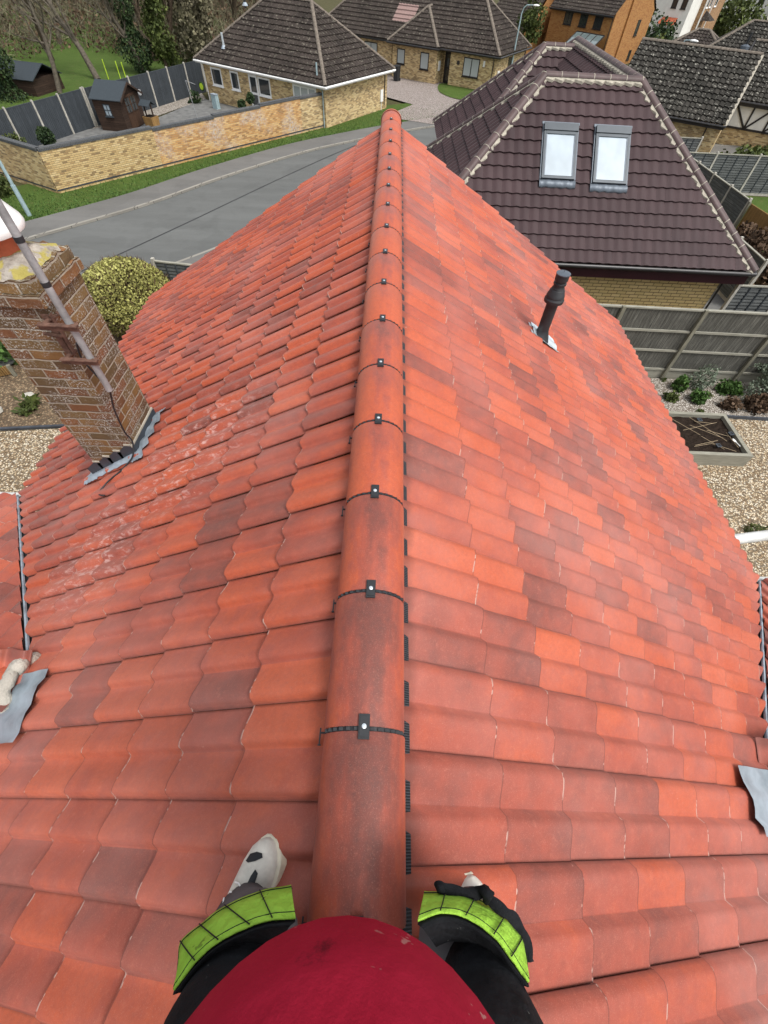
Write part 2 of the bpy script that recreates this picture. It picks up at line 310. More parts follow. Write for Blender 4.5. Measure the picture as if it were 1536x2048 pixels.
# ------------------------------------------------------------------ mesh helper
class MB:
    def __init__(s): s.v = []; s.f = []; s.mi = []; s.c = None; s.uvs = {}; s.rnd = {}; s.tuv = {}
    def vert(s, p): s.v.append(tuple(p)); return len(s.v)-1
    def face(s, idx, mi=0, uv=None, rnd=None):
        s.f.append(tuple(idx)); s.mi.append(mi)
        if uv is not None: s.uvs[len(s.f)-1] = uv
        if rnd is not None: s.rnd[len(s.f)-1] = rnd
    def poly(s, pts, mi=0, uv=None, rnd=None): s.face([s.vert(p) for p in pts], mi, uv, rnd)
    def box(s, a, b, mi=0, M_=None, taper=0):
        (x0, y0, z0), (x1, y1, z1) = a, b
        P = [(x0, y0, z0), (x1, y0, z0), (x1, y1, z0), (x0, y1, z0), (x0, y0, z1), (x1, y0, z1), (x1, y1, z1), (x0, y1, z1)]
        if taper: P = P[:4]+[(x+(taper if x == x0 else -taper), y+(taper if y == y0 else -taper), z) for x, y, z in P[4:]]
        if M_ is not None: P = [tuple(M_ @ Vector(p)) for p in P]
        i = [s.vert(p) for p in P]
        for q in ((0, 3, 2, 1), (4, 5, 6, 7), (0, 1, 5, 4), (1, 2, 6, 5), (2, 3, 7, 6), (3, 0, 4, 7)): s.face([i[k] for k in q], mi)
        return s
    def bar(s, p, q, w, h, mi=0, up=(0, 0, 1)):
        """rectangular bar from p to q, w wide, h along up"""
        p, q = Vector(p), Vector(q); d = (q-p).normalized(); u = Vector(up); sd = d.cross(u)
        if sd.length < 1e-4: sd = d.cross(Vector((0, 1, 0)))
        sd.normalize(); u = sd.cross(d).normalized()
        P = []
        for e in (p, q):
            for a, b in ((-1, -1), (1, -1), (1, 1), (-1, 1)): P.append(e+sd*(a*w/2)+u*(b*h/2))
        i = [s.vert(x) for x in P]
        for k in ((3, 2, 1, 0), (4, 5, 6, 7), (0, 1, 5, 4), (1, 2, 6, 5), (2, 3, 7, 6), (3, 0, 4, 7)): s.face([i[j] for j in k], mi)
        return s
    def tube(s, pts, r, n=8, caps=True, mi=0, rnd=None, sq=1.0):
        pts = [Vector(p) for p in pts]; rs = r if isinstance(r, (list, tuple)) else [r]*len(pts)
        rings = []; prev = None
        for k, p in enumerate(pts):
            d = (pts[min(k+1, len(pts)-1)]-pts[max(k-1, 0)]).normalized()
            if prev is None:
                a = d.cross(Vector((0, 0, 1)))
                if a.length < .05: a = d.cross(Vector((1, 0, 0)))
            else: a = prev-d*prev.dot(d)
            a.normalize(); prev = a; b = d.cross(a)
            rings.append([s.vert(p+(a*math.cos(2*math.pi*j/n)+b*math.sin(2*math.pi*j/n)*sq)*rs[k]) for j in range(n)])
        for k in range(len(rings)-1):
            for j in range(n): s.face((rings[k][j], rings[k][(j+1) % n], rings[k+1][(j+1) % n], rings[k+1][j]), mi, None, rnd)
        if caps: s.face(rings[0][::-1], mi, None, rnd); s.face(rings[-1], mi, None, rnd)
        return s
    def lathe(s, prof, c=(0, 0, 0), n=24, mi=0):
        rings = [[s.vert((c[0]+r*math.cos(2*math.pi*j/n), c[1]+r*math.sin(2*math.pi*j/n), c[2]+z)) for j in range(n)] for r, z in prof]
        for k in range(len(rings)-1):
            for j in range(n): s.face((rings[k][j], rings[k][(j+1) % n], rings[k+1][(j+1) % n], rings[k+1][j]), mi)
        s.face(rings[0][::-1], mi); s.face(rings[-1], mi); return s
    def rings(s, R_, mi=0, caps=True, closed=True):
        ids = [[s.vert(p) for p in r] for r in R_]; n = len(ids[0])
        for k in range(len(ids)-1):
            for j in range(n if closed else n-1): s.face((ids[k][j], ids[k][(j+1) % n], ids[k+1][(j+1) % n], ids[k+1][j]), mi)
        if caps and closed: s.face(ids[0][::-1], mi); s.face(ids[-1], mi)
        return s
    def build(s, name, mats, parent=None, smooth=False, off=(0, 0, 0), recalc=False, angle=None):
        if not isinstance(mats, (list, tuple)): mats = [mats]
        me = bpy.data.meshes.new(name)
        vs = [(a-off[0], b-off[1], c-off[2]) for a, b, c in s.v] if any(off) else s.v
        me.from_pydata(vs, [], s.f); me.update()
        for mm in mats: me.materials.append(mm)
        me.polygons.foreach_set('material_index', s.mi)
        if smooth: me.polygons.foreach_set('use_smooth', [True]*len(me.polygons))
        if recalc:
            bm = bmesh.new(); bm.from_mesh(me); bmesh.ops.recalc_face_normals(bm, faces=bm.faces); bm.to_mesh(me); bm.free()
        uvl = me.uv_layers.new(name='UVMap')
        for p in me.polygons:
            cu = s.uvs.get(p.index)
            nx, ny, nz = p.normal
            if cu is None and abs(nz) <= .75:
                l = math.hypot(nx, ny); tx, ty = -ny/l, nx/l
            for k, li in enumerate(p.loop_indices):
                if cu is not None: uvl.data[li].uv = cu[k]; continue
                co = s.v[me.loops[li].vertex_index]
                uvl.data[li].uv = (co[0], co[1]) if abs(nz) > .75 else (co[0]*tx+co[1]*ty, co[2])
        if s.rnd:
            at = me.attributes.new('rnd', 'FLOAT', 'FACE')
            for k, v in s.rnd.items(): at.data[k].value = v
        o = bpy.data.objects.new(name, me); COL.objects.link(o)
        if parent is not None: o.parent = parent
        if smooth and angle:
            try: me.set_sharp_from_angle(angle=R(angle))
            except Exception: pass
        return o

def root(name, label, cat, loc=(0, 0, 0), rz=0, group=None):
    o = bpy.data.objects.new(name, None); COL.objects.link(o); o.location = loc; o.rotation_euler = (0, 0, rz)
    o.empty_display_size = .2
    o['label'] = label; o['category'] = cat
    if group: o['group'] = group
    return o
def tag(o, label=None, cat=None, group=None, kind=None):
    for k, v in (('label', label), ('category', cat), ('group', group), ('kind', kind)):
        if v: o[k] = v
    return o
def copy_tree(o, parent=None):
    c = o.copy(); COL.objects.link(c); c.parent = parent
    for ch in o.children: copy_tree(ch, c)
    return c

# ------------------------------------------------------------------ tile roofs
def prof_pan(s):      # pantile: quick rise, round crest, long fall
    T = ((0, 0), (.035, .10), (.085, .50), (.135, .86), (.21, 1), (.34, .97), (.50, .76), (.67, .45), (.84, .14), (1, 0))
    for (a, x), (b, y) in zip(T, T[1:]):
        if s <= b: return x+(y-x)*(s-a)/(b-a)
    return 0
PAN = [0, .035, .085, .135, .21, .34, .50, .67, .84, 1]
def plane_tiles(bm, lay, origin, ud, vd, u0, u1, v0, v1, tw, gauge, waves, amp, thick, flip, prof, samples, jit, rs, upha=0.0, lap=.006, ranges=None):
    """tiles laid course by course: each one is its own curved shell with a butt edge and a side lap"""
    rl, tl, ul = lay
    origin, ud, vd = Vector(origin), Vector(ud).normalized(), Vector(vd).normalized(); nn = ud.cross(vd)
    if nn.z < 0: nn = -nn
    k0 = math.floor((u0-upha)/tw); k1 = math.ceil((u1-upha)/tw); j0 = math.floor(v0/gauge); j1 = math.ceil(v1/gauge)
    for j in range(j0, j1):
        for k in range(k0, k1):
            rg = random.Random(rs*1000003+j*9176+k*31)
            r = rg.random(); r2 = [.45*r+.55*rg.random() if rg.random() < .6 else r for _ in range(waves)] if waves > 1 else [r]; ub = upha+k*tw; vb = j*gauge
            if ranges and not ranges(ub+tw/2, vb+gauge/2): continue
            dj = (rg.random()-.5)*jit; dv = (rg.random()-.5)*jit*1.2; tilt = (rg.random()-.5)*jit*.8
            cols = []
            for w in range(waves):
                for s in samples:
                    if w and s == 0: continue
                    ss = 1-s if flip else s
                    cols.append(((w+s)/waves, prof(ss)))
            ne = len(cols)
            def P(uu, vv, h): return origin+ud*(ub+uu*tw)+vd*(vb+vv)+nn*h
            rows = []
            for vv, th in ((0+dv, thick), (gauge*.5, thick*.5), (gauge+(.085 if waves > 1 else .03), -.004)):
                row = []
                for uu, h in cols:
                    lp = (uu if flip else 1-uu)*lap
                    row.append(bm.verts.new(P(uu, vv, h*amp+th+lp+dj*.3+tilt*(uu-.5))))
                rows.append(row)
            low = [bm.verts.new(P(uu, dv+.001, h*amp+(thick*.42 if waves > 1 else thick*.3)+(((uu if flip else 1-uu)*lap) if waves > 1 else 0)+dj*.3)) for uu, h in cols]
            top2 = [bm.verts.new(rows[0][i].co) for i in range(ne)]
            def mk(vs, uvq, sm=True):
                f = bm.faces.new(vs); f.smooth = sm; f[rl] = r2[min(waves-1, int((uvq[0][0]+uvq[1][0])/2*waves))]
                for lo_, (a, b) in zip(f.loops, uvq):
                    lo_[tl] = (a, b, 0) if False else Vector((a, b, 0)); lo_[ul].uv = (ub+a*tw, vb+b*gauge)
            vvs = (0, .5, 1)
            for a in range(2):
                for i in range(ne-1):
                    q = [rows[a][i], rows[a][i+1], rows[a+1][i+1], rows[a+1][i]]
                    uvq = [(cols[i][0], vvs[a]), (cols[i+1][0], vvs[a]), (cols[i+1][0], vvs[a+1]), (cols[i][0], vvs[a+1])]
                    mk(q, uvq)
            for i in range(ne-1):
                mk([low[i], low[i+1], top2[i+1], top2[i]], [(cols[i][0], .0)]*4, False)
            if lap > .003:      # side edge of the lapping tile
                e = -1 if flip else 0
                a, b, c = rows[0][e], rows[1][e], rows[2][e]
                dn = -nn*(lap*.55)
                a1, b1, c1 = [bm.verts.new(q.co) for q in (a, b, c)]; a2, b2, c2 = [bm.verts.new(q.co+dn) for q in (a, b, c)]
                mk([a1, b1, b2, a2], [(.0, .3)]*4, False); mk([b1, c1, c2, b2], [(.0, .6)]*4, False)

def tiled_roof(name, pieces, mat, parent, recalc=False):
    """pieces: list of dicts(origin, ud, vd, poly=[(u,v)..] convex, **tile params); returns one mesh"""
    BMs = []
    me = bpy.data.meshes.new(name); full = None
    for pc in pieces:
        bm = bmesh.new(); rl = bm.faces.layers.float.new('rnd'); tl = bm.loops.layers.float_vector.new('tuv'); ul = bm.loops.layers.uv.new('UVMap')
        poly = pc['poly']; us = [p[0] for p in poly]; vs = [p[1] for p in poly]
        kw = {k: v for k, v in pc.items() if k not in ('poly', 'origin', 'ud', 'vd')}
        plane_tiles(bm, (rl, tl, ul), pc['origin'], pc['ud'], pc['vd'], min(us), max(us), min(vs), max(vs), **kw)
        o, ud, vd = Vector(pc['origin']), Vector(pc['ud']).normalized(), Vector(pc['vd']).normalized()
        ar = sum(poly[i][0]*poly[(i+1) % len(poly)][1]-poly[(i+1) % len(poly)][0]*poly[i][1] for i in range(len(poly)))
        for i in range(len(poly)):
            a, b = poly[i], poly[(i+1) % len(poly)]
            if ar < 0: a, b = b, a
            e = (b[0]-a[0], b[1]-a[1]); no = ud*e[1]-vd*e[0]
            if pc.get('_noeave') : pass
            if abs(e[1]) < 1e-6 and (a[1] <= min(vs)+1e-6 or pc.get('waves') == 2): continue     # keep the natural eave and head edges
            g = bm.verts[:]+bm.edges[:]+bm.faces[:]
            bmesh.ops.bisect_plane(bm, geom=g, plane_co=o+ud*a[0]+vd*a[1], plane_no=no.normalized(), clear_outer=True)
        tmp = bpy.data.meshes.new('tmp'); bm.to_mesh(tmp); bm.free(); BMs.append(tmp)
    bm = bmesh.new()
    for tmp in BMs: bm.from_mesh(tmp)
    bm.to_mesh(me); bm.free()
    for tmp in BMs: bpy.data.meshes.remove(tmp)
    me.materials.append(mat)
    ob = bpy.data.objects.new(name, me); COL.objects.link(ob); ob.parent = parent
    return ob
RED = dict(tw=.295, gauge=.335, waves=2, amp=.031, thick=.027, prof=prof_pan, samples=PAN, jit=.007, lap=.012)
def far_tile(tw=.3, gauge=.335, amp=.05, thick=.045, flip=False, rs=1):
    return dict(tw=tw, gauge=gauge, waves=1, amp=amp, thick=thick, prof=prof_pan, samples=[0, .135, .30, .56, 1], jit=.005, lap=0, flip=flip, rs=rs)

def hip_roof(parent, name, x0, x1, y0, y1, z, t, mat, oh=0, sides='FBLR', rs=1, tile=None, capm=None, cap=True, capw=.13, capseg=.45, mort=None, ends=(1, 1)):
    """hip roof over a local rectangle, ridge along x; sides: F(-y) B(+y) L(-x) R(+x); ends 0 = gable end"""
    tile = tile or {}
    hw = (y1-y0)/2; yc = (y0+y1)/2; zr = z+hw*t; c = 1/math.sqrt(1+t*t); sl = hw/c
    a = x0+(hw if ends[0] else 0); b = x1-(hw if ends[1] else 0)
    P = []
    T = far_tile(rs=rs, **tile); 
    if 'F' in sides: P.append(dict(origin=(x0, y0, z), ud=(1, 0, 0), vd=(0, c, c*t), poly=[(0, 0), (x1-x0, 0), (b-x0, sl), (a-x0, sl)], **T))
    T2 = dict(T); T2['rs'] = rs+5; T2['flip'] = not T['flip']
    if 'B' in sides: P.append(dict(origin=(x0, y1, z), ud=(1, 0, 0), vd=(0, -c, c*t), poly=[(0, 0), (x1-x0, 0), (b-x0, sl), (a-x0, sl)], **T2))
    T3 = dict(T2); T3['rs'] = rs+9
    if 'L' in sides and ends[0]: P.append(dict(origin=(x0, y0, z), ud=(0, 1, 0), vd=(c, 0, c*t), poly=[(0, 0), (y1-y0, 0), (hw, sl)], **T3))
    if 'R' in sides and ends[1]: P.append(dict(origin=(x1, y0, z), ud=(0, 1, 0), vd=(-c, 0, c*t), poly=[(0, 0), (y1-y0, 0), (hw, sl)], **T))
    o = tiled_roof(name, P, mat, parent)
    # ridge and hip caps
    if cap:
        lines = [((a, yc, zr), (b, yc, zr))]
        if ends[0]: lines += [((x0, y0, z), (a, yc, zr)), ((x0, y1, z), (a, yc, zr))]
        if ends[1]: lines += [((x1, y0, z), (b, yc, zr)), ((x1, y1, z), (b, yc, zr))]
        caps(parent, lines, capm, capw, capseg, mort)
    return o, (a, b, yc, zr)

def caps(parent, lines, capm, w=.13, seg=.45, mort=None):
    mb = MB(); mo = MB(); jo = MB()
    for p, q in lines:
        p, q = Vector(p), Vector(q); L = (q-p).length; dd = (q-p).normalized()
        sd = dd.cross(Vector((0, 0, 1))).normalized(); up = sd.cross(dd)
        n = max(1, round(L/seg))
        for k in range(n):
            a = p+dd*(L*k/n+.006); b = p+dd*(L*(k+1)/n-.006)
            ring = []
            for e in (a, b):
                ring.append([e+sd*(w*math.cos(th))+up*(w*.75*math.sin(th)+.02) for th in [math.pi*i/8 for i in range(9)]])
            ids = [[mb.vert(x) for x in r_] for r_ in ring]
            for j in range(8): mb.face((ids[0][j], ids[0][j+1], ids[1][j+1], ids[1][j]))
            if mort:
                ww = w*.985; ring = []
                for e in (b-dd*.003, b+dd*.017):
                    ring.append([e+sd*(ww*1.03*math.cos(th))+up*(ww*.77*math.sin(th)+.023) for th in [math.pi*i/8 for i in range(9)]])
                ids = [[jo.vert(x) for x in r_] for r_ in ring]
                for j in range(8): jo.face((ids[0][j], ids[0][j+1], ids[1][j+1], ids[1][j]))
        if mort:    # bedding squeezed out under both edges, scalloped over the tiles
            for sgn in (-1, 1):
                m_ = int(L/.075); prev = None
                for i in range(m_+1):
                    e = p+dd*(L*i/m_)
                    wv = (.012+.062*(i % 4)/3+random.random()*.014)
                    a_ = e+sd*sgn*w*.9+up*.012; b_ = e+sd*sgn*(w+wv)-up*(wv*.62)+up*.004; c_ = b_-up*.06
                    cur = [mo.vert(a_), mo.vert(b_), mo.vert(c_)]
                    if prev: mo.face((prev[0], cur[0], cur[1], prev[1])); mo.face((prev[1], cur[1], cur[2], prev[2]))
                    prev = cur
    mb.build('ridge_caps', capm, parent, smooth=True, recalc=False)
    if mort: mo.build('mortar_bedding', mort, parent); jo.build('mortar_joints', mort, parent, smooth=True)

# ------------------------------------------------------------------ the ground, road and gardens
def sheet(name, pts, z, mat, kind='structure', h=0.0):
    mb = MB(); mb.poly([(x, y, z) for x, y in pts])
    if h:
        n = len(pts)
        for i in range(n):
            a, b = pts[i], pts[(i+1) % n]; mb.poly([(a[0], a[1], z), (a[0], a[1], z-h), (b[0], b[1], z-h), (b[0], b[1], z)])
    o = mb.build(name, mat); o['kind'] = kind; return o
def ribbon(name, A, B, z, mat, h=0.0, kind='structure'):
    """sheet between two polylines with the same number of points"""
    mb = MB()
    for i in range(len(A)-1): mb.poly([(*A[i], z), (*A[i+1], z), (*B[i+1], z), (*B[i], z)])
    if h:
        for L_ in (A, B):
            for i in range(len(A)-1): mb.poly([(*L_[i], z), (*L_[i+1], z), (*L_[i+1], z-h), (*L_[i], z-h)])
    o = mb.build(name, mat); o['kind'] = kind; return o
def offs(line, dd):
    out = []
    for i, p in enumerate(line):
        a = Vector(line[max(i-1, 0)]); b = Vector(line[min(i+1, len(line)-1)]); t_ = (b-a).normalized(); n_ = Vector((-t_.y, t_.x))
        out.append((p[0]+n_.x*dd, p[1]+n_.y*dd))
    return out
def smooth(line, n=6):
    P = [Vector(p) for p in line]; out = []
    for i in range(len(P)-1):
        p0 = P[max(i-1, 0)]; p1 = P[i]; p2 = P[i+1]; p3 = P[min(i+2, len(P)-1)]
        for k in range(n):
            t = k/n; out.append(tuple(.5*((2*p1)+(-p0+p2)*t+(2*p0-5*p1+4*p2-p3)*t*t+(-p0+3*p1-3*p2+p3)*t*t*t)))
    out.append(tuple(P[-1])); return out
sheet('ground', [(-420, -60), (420, -60), (420, 420), (-420, 420)], 0.0, M['rough'])
KERB = smooth([(-30.0, 2.0), (-21.5, 11.0), (-15.97, 18.66), (-14.0, 21.1), (-11.65, 24.0), (-9.0, 28.1), (-5.55, 32.7), (-2.68, 35.6), (1.5, 39.2), (6.0, 42.0), (12.5, 44.2), (22.0, 45.5), (40.0, 46.0)])
NEARK = offs(KERB, -6.0)
NEARW = offs(KERB, -8.0)
ribbon('road', KERB, NEARK, 0.006, M['road'])
ribbon('far_kerb', offs(KERB, .14), KERB, 0.10, M['kerb'], .1)
ribbon('far_pavement', offs(KERB, 1.75), offs(KERB, .14), 0.097, M['path'])
ribbon('grass_verge', offs(KERB, 6.2), offs(KERB, 1.75), 0.085, M['grass'], .08)
ribbon('near_kerb', NEARK, offs(NEARK, -.13), 0.09, M['kerb'], .09)
ribbon('near_pavement', offs(NEARK, -.13), NEARW, 0.087, M['path'])
SEAM = smooth([(-13.6, 15.0), (-12.03, 17.26), (-9.4, 22.11), (-6.2, 28.3), (-3.05, 34.0), (-.6, 37.6)])
ribbon('tar_seam', SEAM, offs(SEAM, -.07), 0.011, M['tar'])
# gravel gardens either side of the house
sheet('gravel_garden', [(-11.2, -8), (-3.6, -8), (-3.6, 8.4), (-8.6, 8.55), (-11.2, 8.15)], 0.012, M['gravel'])
sheet('bark_bed', [(-13.2, 8.15), (-11.2, 8.17), (-8.6, 8.57), (-3.8, 8.45), (-3.8, 12.5), (-13.2, 13.6)], 0.010, M['mulch'])
sheet('gravel_yard', [(3.6, -6), (17, -6), (17, 10.15), (3.6, 10.35)], 0.012, M['gravel'])
sheet('pale_gravel_bed', [(3.6, 10.35), (13.6, 10.15), (13.6, 12.0), (3.6, 12.0)], 0.02, M['gravelp'])
sheet('driveway', [(-.6, 41.9), (2.9, 40.6), (7.5, 43.2), (9.5, 44.6), (8.2, 49.0), (5.6, 54.2), (4.6, 54.6), (-.2, 57.2), (-6, 61), (-5, 52), (1.6, 46)], 0.115, M['drive'])
sheet('lawn', smooth([(3.9, 52.6), (4.0, 50.6), (4.9, 48.9), (6.2, 48.2), (8.6, 48.6), (11, 50.5), (8.5, 52.4), (6.2, 53.8), (4.4, 54.2), (3.9, 52.6)], 4)[:-1], 0.15, M['grass'])
sheet('playing_field', [(-60, 30), (-20, 40), (-17.5, 50), (-10, 62), (-22, 90), (-90, 90)], 0.02, M['grass'])
sheet('patio', [(-16.6, 37.2), (-9, 31.5), (-4.4, 38), (-14.6, 44.6)], 0.03, M['slab'])
sheet('patio_gravel', [(-19.3, 35.6), (-17.2, 36.6), (-14.4, 44.6), (-15.6, 47.2)], 0.034, M['gravelp'])
sheet('back_yard', [(-22, 31.5), (-17, 25.6), (-9.3, 32), (-16.2, 37.8), (-19.2, 35.7)], 0.028, M['slab'])
sheet('neighbour_yard', [(11.7, 14.8), (30, 14), (32, 33), (12, 33)], 0.014, M['rough'])
sheet('neighbour_grass', [(17.0, 22.0), (24, 22), (25, 29.6), (16.4, 29.6)], 0.03, M['grass'])
sheet('side_path', [(11.4, 12.3), (16, 12.3), (14.0, 17.0), (13.6, 30), (11.6, 30)], 0.022, M['slab'])
sheet('far_gardens', [(10, 56), (60, 40), (140, 60), (140, 220), (0, 220), (-10, 66)], 0.03, M['rough'])

# ------------------------------------------------------------------ our house: the red roof
H = root('red_roofed_house', 'house under the new red tiled roof the photographer stands on', 'house')
TT = .61; C_ = 1/math.sqrt(1+TT*TT); AP = 6.99; XS = {-1: 4.03, 1: 4.125}; GS = {-1: .3255, 1: .3315}
YN, YF = -4.4, 7.28
WG = {-1: (2.85, .60, -1.65, 2.0), 1: (2.15, .23, -1.69, 2.45)}
def main_slope(side):
    XE = XS[side]; ZE = AP-TT*XE; VR = 14*GS[side]-.002; yA, yB, yC, xB = WG[side]; RD = dict(RED); RD['gauge'] = GS[side]
    vB = (XE-xB)/C_; o = (side*XE, 0, ZE); vd = (-side*C_, 0, C_*TT)
    base = dict(origin=o, ud=(0, 1, 0), vd=vd, flip=(side > 0), rs=11 if side < 0 else 23, upha=.035 if side < 0 else -.115, **RD)
    g = .045
    return [dict(poly=[(yA+g, 0), (YF, 0), (YF, VR), (yA+g, VR)], **base),
            dict(poly=[(yB, vB+g), (yA+g, 0.0), (yA+g, VR), (yB, VR)], **base),
            dict(poly=[(yB, vB+g), (yB, VR), (yC-g, VR), (yC-g, 0.0)], **base),
            dict(poly=[(YN, 0), (yC-g, 0), (yC-g, VR), (YN, VR)], **base)]
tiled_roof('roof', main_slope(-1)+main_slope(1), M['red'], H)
def wing(side):
    XE = XS[side]; ZE = AP-TT*XE; yA, yB, yC, xB = WG[side]
    zr = AP-TT*xB; half = yA-yB; t = (zr-ZE)/half; c = 1/math.sqrt(1+t*t); L = 4.6; V = half/c; g = .05
    P = []
    for yy, sg, rs in ((yA, -1, 41), (yC, 1, 57)):
        # u runs outward from the house along x
        P.append(dict(origin=(side*XE, yy, ZE), ud=(side, 0, 0), vd=(0, sg*c, c*t), poly=[(g, 0), (L, 0), (L, V), (-(XE-xB)+g, V)],
                      flip=(sg*side > 0), rs=rs, upha=.07, **RED))
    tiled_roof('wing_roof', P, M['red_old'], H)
    # valley trough and its central rib
    mb = MB(); rb = MB()
    for yy in (yA, yC):
        a = Vector((side*(XE+.02), yy, ZE+.012)); b = Vector((side*xB, yB, zr+.012)); dd = (b-a).normalized(); n_ = dd.cross(Vector((0, 0, 1))).normalized()
        mb.bar(a, b, .13, .012); rb.tube([a+Vector((0, 0, .028)), b+Vector((0, 0, .028))], .012, 6)
    mb.build('valley_gutter', M['black'], H); rb.build('valley_rib', M['lead'], H)
    # wing ridge caps
    mb = MB()
    for k in range(10):
        x0 = side*(xB+.12+k*.445); x1 = side*(xB+.12+k*.445+.44)
        ids = []
        for x in (x0, x1): ids.append([mb.vert((x, yB+.128*math.cos(math.pi*i/10), zr-.045+.125*math.sin(math.pi*i/10))) for i in range(11)])
        for j in range(10): mb.face((ids[0][j], ids[0][j+1], ids[1][j+1], ids[1][j]))
        mb.face(ids[0])
    mb.build('wing_ridge_tile', M['ridge'], H, smooth=True, angle=40)
    # white boards under the wing and main eaves
    fb = MB(); fb.box((min(side*XE, side*(XE+L)), yA-.03, ZE-.16), (max(side*XE, side*(XE+L)), yA+.0, ZE-.01))
    fb.tube([(side*(XE-.02), yA+.045, ZE-.045), (side*(XE+L), yA+.045, ZE-.045)], .05, 10); fb.build('wing_fascia', M['pvcw'], H)
    wl = MB(); wl.box((min(side*3.7, side*(XE+L-.2)), yC+.35, 0), (max(side*3.7, side*(XE+L-.2)), yA-.35, ZE-.12)); wl.build('wing_wall', M['ybm'], H)
    return xB, yB, zr
for s_ in (-1, 1):
    xB, yB, zr = wing(s_)
    # lead saddle dressed over the tiles where the wing ridge meets the slope, and its mortar
    mb = MB()
    def on(x, y, h): return (s_*x, y, AP-TT*x+h)
    n1, n2 = 9, 9; grid = []
    for i in range(n1):
        row = []
        for j in range(n2):
            x = xB-(.17 if s_ < 0 else .36)+(.40 if s_ < 0 else .60)*i/(n1-1); y = yB-(.33 if s_ < 0 else .27)+(.37 if s_ < 0 else .32)*j/(n2-1)
            edge = .008*math.sin(j*.9+.5)*(i in (0,))
            u_ = ((y-(.035 if s_ < 0 else -.115))/.1475) % 1; pr_ = prof_pan(1-u_ if s_ > 0 else u_)
            hh = .072+.026*pr_+.006*math.sin(i*1.7+j*2.3)
            wz = zr - abs(y-yB)*.6 + .035 if abs(y-yB) < .30 else -9
            px, py, pz = on(x-edge, y, hh)
            row.append(mb.vert((px, py, max(pz, min(wz, pz+.12)))))
        grid.append(row)
    for i in range(n1-1):
        for j in range(n2-1): mb.face((grid[i][j], grid[i+1][j], grid[i+1][j+1], grid[i][j+1]))
    mb.build('lead_saddle', M['leadp'], H, smooth=True)
    mo = MB(); rg = random.Random(5)
    def blob_tube(P_, r0):
        mo.tube(P_, [r0*(.75+.5*rg.random()) for _ in P_], 9, sq=.8)
    blob_tube([(s_*(xB+.085+.02*mnoise.noise(Vector((k*.5, 3, 1)))), yB+.150*math.cos(math.pi*k/26), zr-.05+.150*math.sin(math.pi*k/26)) for k in range(27)], .046)
    for q in (-1, 1): blob_tube([(s_*(xB+.09+k*.03), yB+q*(.148+.015*mnoise.noise(Vector((k*.4, q, 1)))), zr-.062+.01*mnoise.noise(Vector((k*.6, q, 7)))) for k in range(30)], .030)
    mo.build('mortar_bedding', M['mortar'], H, smooth=True)

# ridge tiles, each with its black union and clip
def ridge_profile(r, n=16, drop=.02):
    return [(r, -drop)]+[(r*math.cos(math.pi*i/n), r*.86*math.sin(math.pi*i/n)) for i in range(n+1)]+[(-r, -drop)]
RX, RZ = -.010, 7.10-.125*.86
def ridge_tile_mesh(jx):
    mb = MB(); L = .432; pr = ridge_profile(.128); pi_ = ridge_profile(.112)
    for i, y in enumerate((0, .006, L-.006, L)):
        pass
    ys = (0, .004, L-.004, L); sc = (.985, 1, 1, .985)
    ids = [[mb.vert((x*s__+0, y, z*s__)) for x, z in pr] for y, s__ in zip(ys, sc)]
    for k in range(3):
        for j in range(len(pr)-1): mb.face((ids[k][j], ids[k+1][j], ids[k+1][j+1], ids[k][j+1]), 0, None, jx)
    for y, o_ in ((0, ids[0]), (L, ids[3])):
        inn = [mb.vert((x, y, z)) for x, z in pi_]
        for j in range(len(pr)-1): mb.face((o_[j], o_[j+1], inn[j+1], inn[j]), 0, None, jx)
    return mb
un = MB()     # union strip under a joint: dark band with little square ribs
pr = ridge_profile(.121)
ids = [[un.vert((x, y, z)) for x, z in pr] for y in (-.026, .010)]
for j in range(len(pr)-1): un.face((ids[0][j], ids[1][j], ids[1][j+1], ids[0][j+1]))
for k in range(2, 15):
    if k in (8,): continue
    a = math.pi*k/16; x, z = .124*math.cos(a), .124*.86*math.sin(a)
    un.box((x-.006, -.0115, z-.004), (x+.006, -.002, z+.003))
un.box((-.143, -.036, -.026), (-.139, .010, -.018)); un.box((-.1389, -.006, -.026), (-.12, -.001, -.019)); un.box((-.146, -.040, -.027), (-.136, -.0365, -.018))
cl = MB()
cl.box((-.0165, -.036, .110), (.0165, .032, .1165)); cl.box((-.013, -.030, .1165), (.013, .026, .1185))
sc_ = MB(); sc_.lathe([(.0070, 0), (.0072, .003), (.004, .0042)], (0, -.002, .1185), 10)
scd = MB(); scd.lathe([(.0022, 0), (.0022, .0012)], (0, -.002, .1227), 8)
um = None
y = .2125-.4453*11
k = 0
while y < YF-.02:
    mb = ridge_tile_mesh((.50 if k in (10, 11) else (.35 if k == 12 else random.Random(k*7+1).random()*.4)))
    if y+.438 > YF+.05: pass
    rt = mb.build('ridge_tile', M['ridge'], H, smooth=True, angle=35, recalc=True)
    rt.location = (RX+random.uniform(-.002, .002), y+.0065, RZ+random.uniform(-.001, .001)); rt.rotation_euler = (0, 0, R(random.uniform(-.25, .25)))
    if um is None:
        u_o = un.build('ridge_union', M['black'], rt); c_o = cl.build('ridge_clip', M['black'], rt); s_o = sc_.build('screw', M['alu'], rt)
        um = (u_o, c_o, s_o)
    else:
        for q in um:
            c = q.copy(); COL.objects.link(c); c.parent = rt
    y += .4453; k += 1
mb = MB(); pr = ridge_profile(.136, 16, .03)
ids = [[mb.vert((x+RX, yy, z+RZ)) for x, z in pr] for yy in (y-.03, y+.015)]
for j in range(len(pr)-1): mb.face((ids[0][j], ids[1][j], ids[1][j+1], ids[0][j+1]))
mb.face(ids[1]); mb.build('ridge_end_cap', M['ridge'], H, smooth=True, angle=40)
